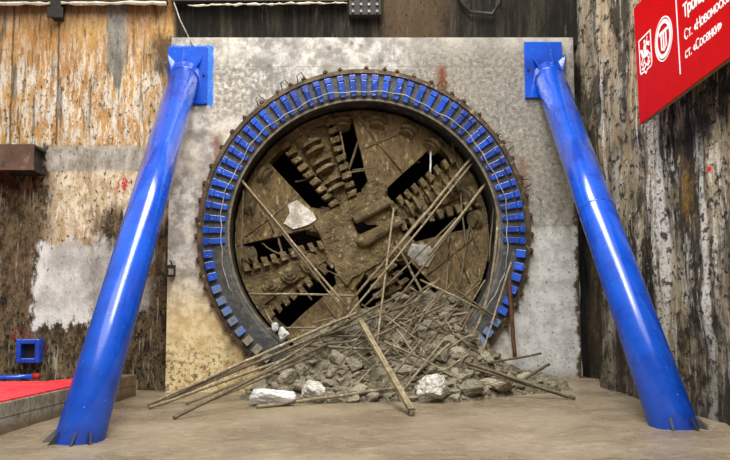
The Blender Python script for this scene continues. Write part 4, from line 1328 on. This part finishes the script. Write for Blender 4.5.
HIGH = (
 ((241, 179), 17.0, (347, 307), 16.8, .030, 'long rod slanting from the left ring edge down to the heap', 'pale_rod'),
 ((245, 186), 17.05, (352, 322), 16.75, .026, 'second rod beside the long slanting rod from the left ring edge', 'rod'),
 ((243.5, 190), 17.2, (240, 270), 17.2, .020, 'thin upright rod just inside the left ring edge', 'rod'),
 ((368, 112), 17.6, (345, 182), 17.6, .034, 'stout rod hanging from the top of the cutterhead', 'rod'),
 ((347, 176), 17.6, (337, 223), 17.6, .028, 'lower rod continuing towards the cutterhead hub', 'rod'),
 ((340, 130), 17.55, (347, 180), 17.55, .024, 'thin light rod hanging left of the stout rod near the top', 'pale_rod'),
 ((318, 177), 17.6, (381, 168), 17.6, .026, 'level rod stuck across the upper arm of the cutterhead', 'rod'),
 ((295, 182), 17.7, (322, 176), 17.7, .022, 'short rod poking into the upper left gap', 'rod'),
 ((431, 142), 17.5, (430, 175), 17.5, .024, 'white stub of rod upright below the upper right panel', 'white'),
 ((448, 128), 17.6, (459, 172), 17.5, .030, 'stout rod sloping from the upper right ring edge', 'rod'),
 ((459, 172), 17.5, (466, 246), 17.4, .022, 'thin rod hanging in front of the right cutter arm', 'rod'),
 ((474, 155), 17.2, (385, 262), 17.0, .036, 'long pale rod slanting up to the upper right ring edge', 'pale_rod'),
 ((476, 158), 17.25, (334, 332), 16.7, .026, 'longest rod running from upper right ring edge to the left heap', 'pale_rod'),
 ((488, 181), 17.2, (428, 256), 17.0, .036, 'pale stout rod slanting up to the right ring edge', 'pale_rod'),
 ((486, 185), 17.25, (360, 348), 16.6, .026, 'rod running from the right ring edge down behind the batten', 'rod'),
 ((424.5, 213), 17.3, (352, 300), 16.9, .034, 'grey rod slanting across the hub to the heap', 'rod'),
 ((456, 218), 17.4, (365, 306), 16.8, .024, 'thin dark rod slanting below the right cutter arm', 'rod'),
 ((394, 209), 17.3, (376, 356), 16.4, .026, 'nearly upright pale rod standing in the middle of the heap', 'pale_rod'),
 ((449, 234), 17.5, (446, 292), 17.2, .026, 'upright rod before the lower right panel', 'rod'),
 ((470, 224), 17.5, (459, 290), 17.2, .024, 'second upright rod before the lower right panel', 'rod'),
 ((470, 226), 17.5, (478, 248), 17.4, .018, 'short thin rod beside the second upright rod', 'rod'),
 ((494, 205), 17.2, (489, 262), 17.2, .020, 'upright dark rod along the right inner ring edge', 'rod'),
 ((511, 262), 16.75, (481, 358), 16.5, .026, 'pale rod leaning across the lower right of the blue ring', 'pale_rod'),
 ((420, 280), 17.1, (496, 317), 16.75, .026, 'rod lying from the heap top out to the right ring edge', 'pale_rod'),
 ((455, 289), 16.9, (497, 318), 16.7, .022, 'short rod above the right shoulder ending at the ring', 'rod'),
 ((251, 294), 17.2, (357, 296), 17.0, .028, 'level pale rod across the lower left gap of the cutterhead', 'pale_rod'),
 ((262, 329), 17.0, (318, 328), 16.9, .024, 'level rod beside the white chalky lump', 'rod'),
 ((312, 323), 17.1, (334, 318), 17.0, .022, 'short pale rod on the lower left panel', 'pale_rod'),
 ((265, 310), 17.1, (274, 326), 16.95, .030, 'short stub standing above the tiny white pebble', 'rod'),
 ((275, 228), 17.6, (284, 258), 17.6, .030, 'short stub beneath the left panel', 'rod'),
 ((262, 243), 17.6, (280, 254), 17.6, .022, 'short crooked rod left of the stub beneath the left panel', 'rod'),
 ((300, 285), 17.6, (312, 300), 17.5, .026, 'short stub under the lower left cutter arm', 'rod'),
 ((320, 268), 17.6, (338, 276), 17.5, .020, 'thin short rod right of the lower left cutter arm', 'rod'),
 ((425, 330), 16.9, (468, 322), 16.85, .020, 'level thin rod under the right shoulder', 'rod'),
 ((352, 170), 17.5, (420, 162), 17.6, .016, 'thin wire rod beneath the upper right panel', 'rod'),
 ((333, 330), 16.6, (408, 290), 17.0, .030, 'stout rod rising right over the left of the heap', 'rod'),
 ((320, 337), 16.5, (420, 300), 16.9, .026, 'rod rising right just below the stout left one', 'rod'),
 ((340, 352), 16.3, (445, 305), 16.9, .028, 'rod rising across the heap middle under the batten end', 'rod'),
 ((385, 328), 16.7, (440, 278), 17.2, .024, 'rod rising to the top of the heap', 'pale_rod'),
 ((440, 320), 16.8, (478, 280), 17.2, .022, 'rod rising right from the heap top', 'rod'),
 ((395, 240), 17.5, (424, 297), 17.0, .034, 'stout dark rod sloping right below the hub', 'rod'),
 ((458, 335), 16.6, (487, 372), 16.2, .020, 'thin rod sloping down toward the rusty bar', 'pale_rod'),
 ((446, 320), 16.6, (466, 352), 16.3, .018, 'very thin pale rod by the right shoulder', 'pale_rod'),
)
for p0, Y0, p1, Y1, r, lb, m_ in HIGH:
    prod(p0, Y0, p1, Y1, r * .84, lb, mat=m_, bend=random.uniform(-.04, .04))
rod(atY(498, 195, 17.0), atY(471, 340, 16.9), .030, 'long curved pale rod following the right inner ring edge', mat='pale_rod', mid=atY(500, 285, 16.9))
prod((509, 278), 16.75, (515, 360), 16.55, .040, 'upright rusty brown bar leaning on the headwall right of the ring', mat='rust', name='rusty_bar', cat='bar')
# the remaining tangle on the heap
GL = (('thin muddy rod tangled in the left side of the heap', 'tangled rods on the left of the heap'),
      ('thin muddy rod tangled in the middle of the heap', 'tangled rods in the middle of the heap'),
      ('thin muddy rod tangled on the right side of the heap', 'tangled rods on the right of the heap'))
for k in range(70):
    for _ in range(60):
        px, py = random.triangular(300, 510, 425), random.uniform(285, 372)
        if py > prof_top((px - PX) / F * 17, 17) + 2: break
    f_ = (py - 285) / 100
    Y = heap_hit(px, py) - .04
    L_ = random.uniform(14, 42)
    an = random.choice((random.gauss(38, 14), random.gauss(-30, 16), random.gauss(8, 12), random.gauss(55, 10)))
    dx, dy = L_ * math.cos(R(an)), -L_ * math.sin(R(an))
    zi = 0 if px < 360 else (1 if px < 430 else 2)
    Y0 = Y + random.uniform(-.15, .15); Y1 = Y + random.uniform(-.15, .15)
    prod((px - dx, py - dy), Y0 - .05, (px + dx, py + dy), Y1 + .05, random.uniform(.012, .024), GL[zi][0], mat=random.choice(('rod', 'rod', 'pale_rod')), group=GL[zi][1], bend=random.uniform(-.06, .06))
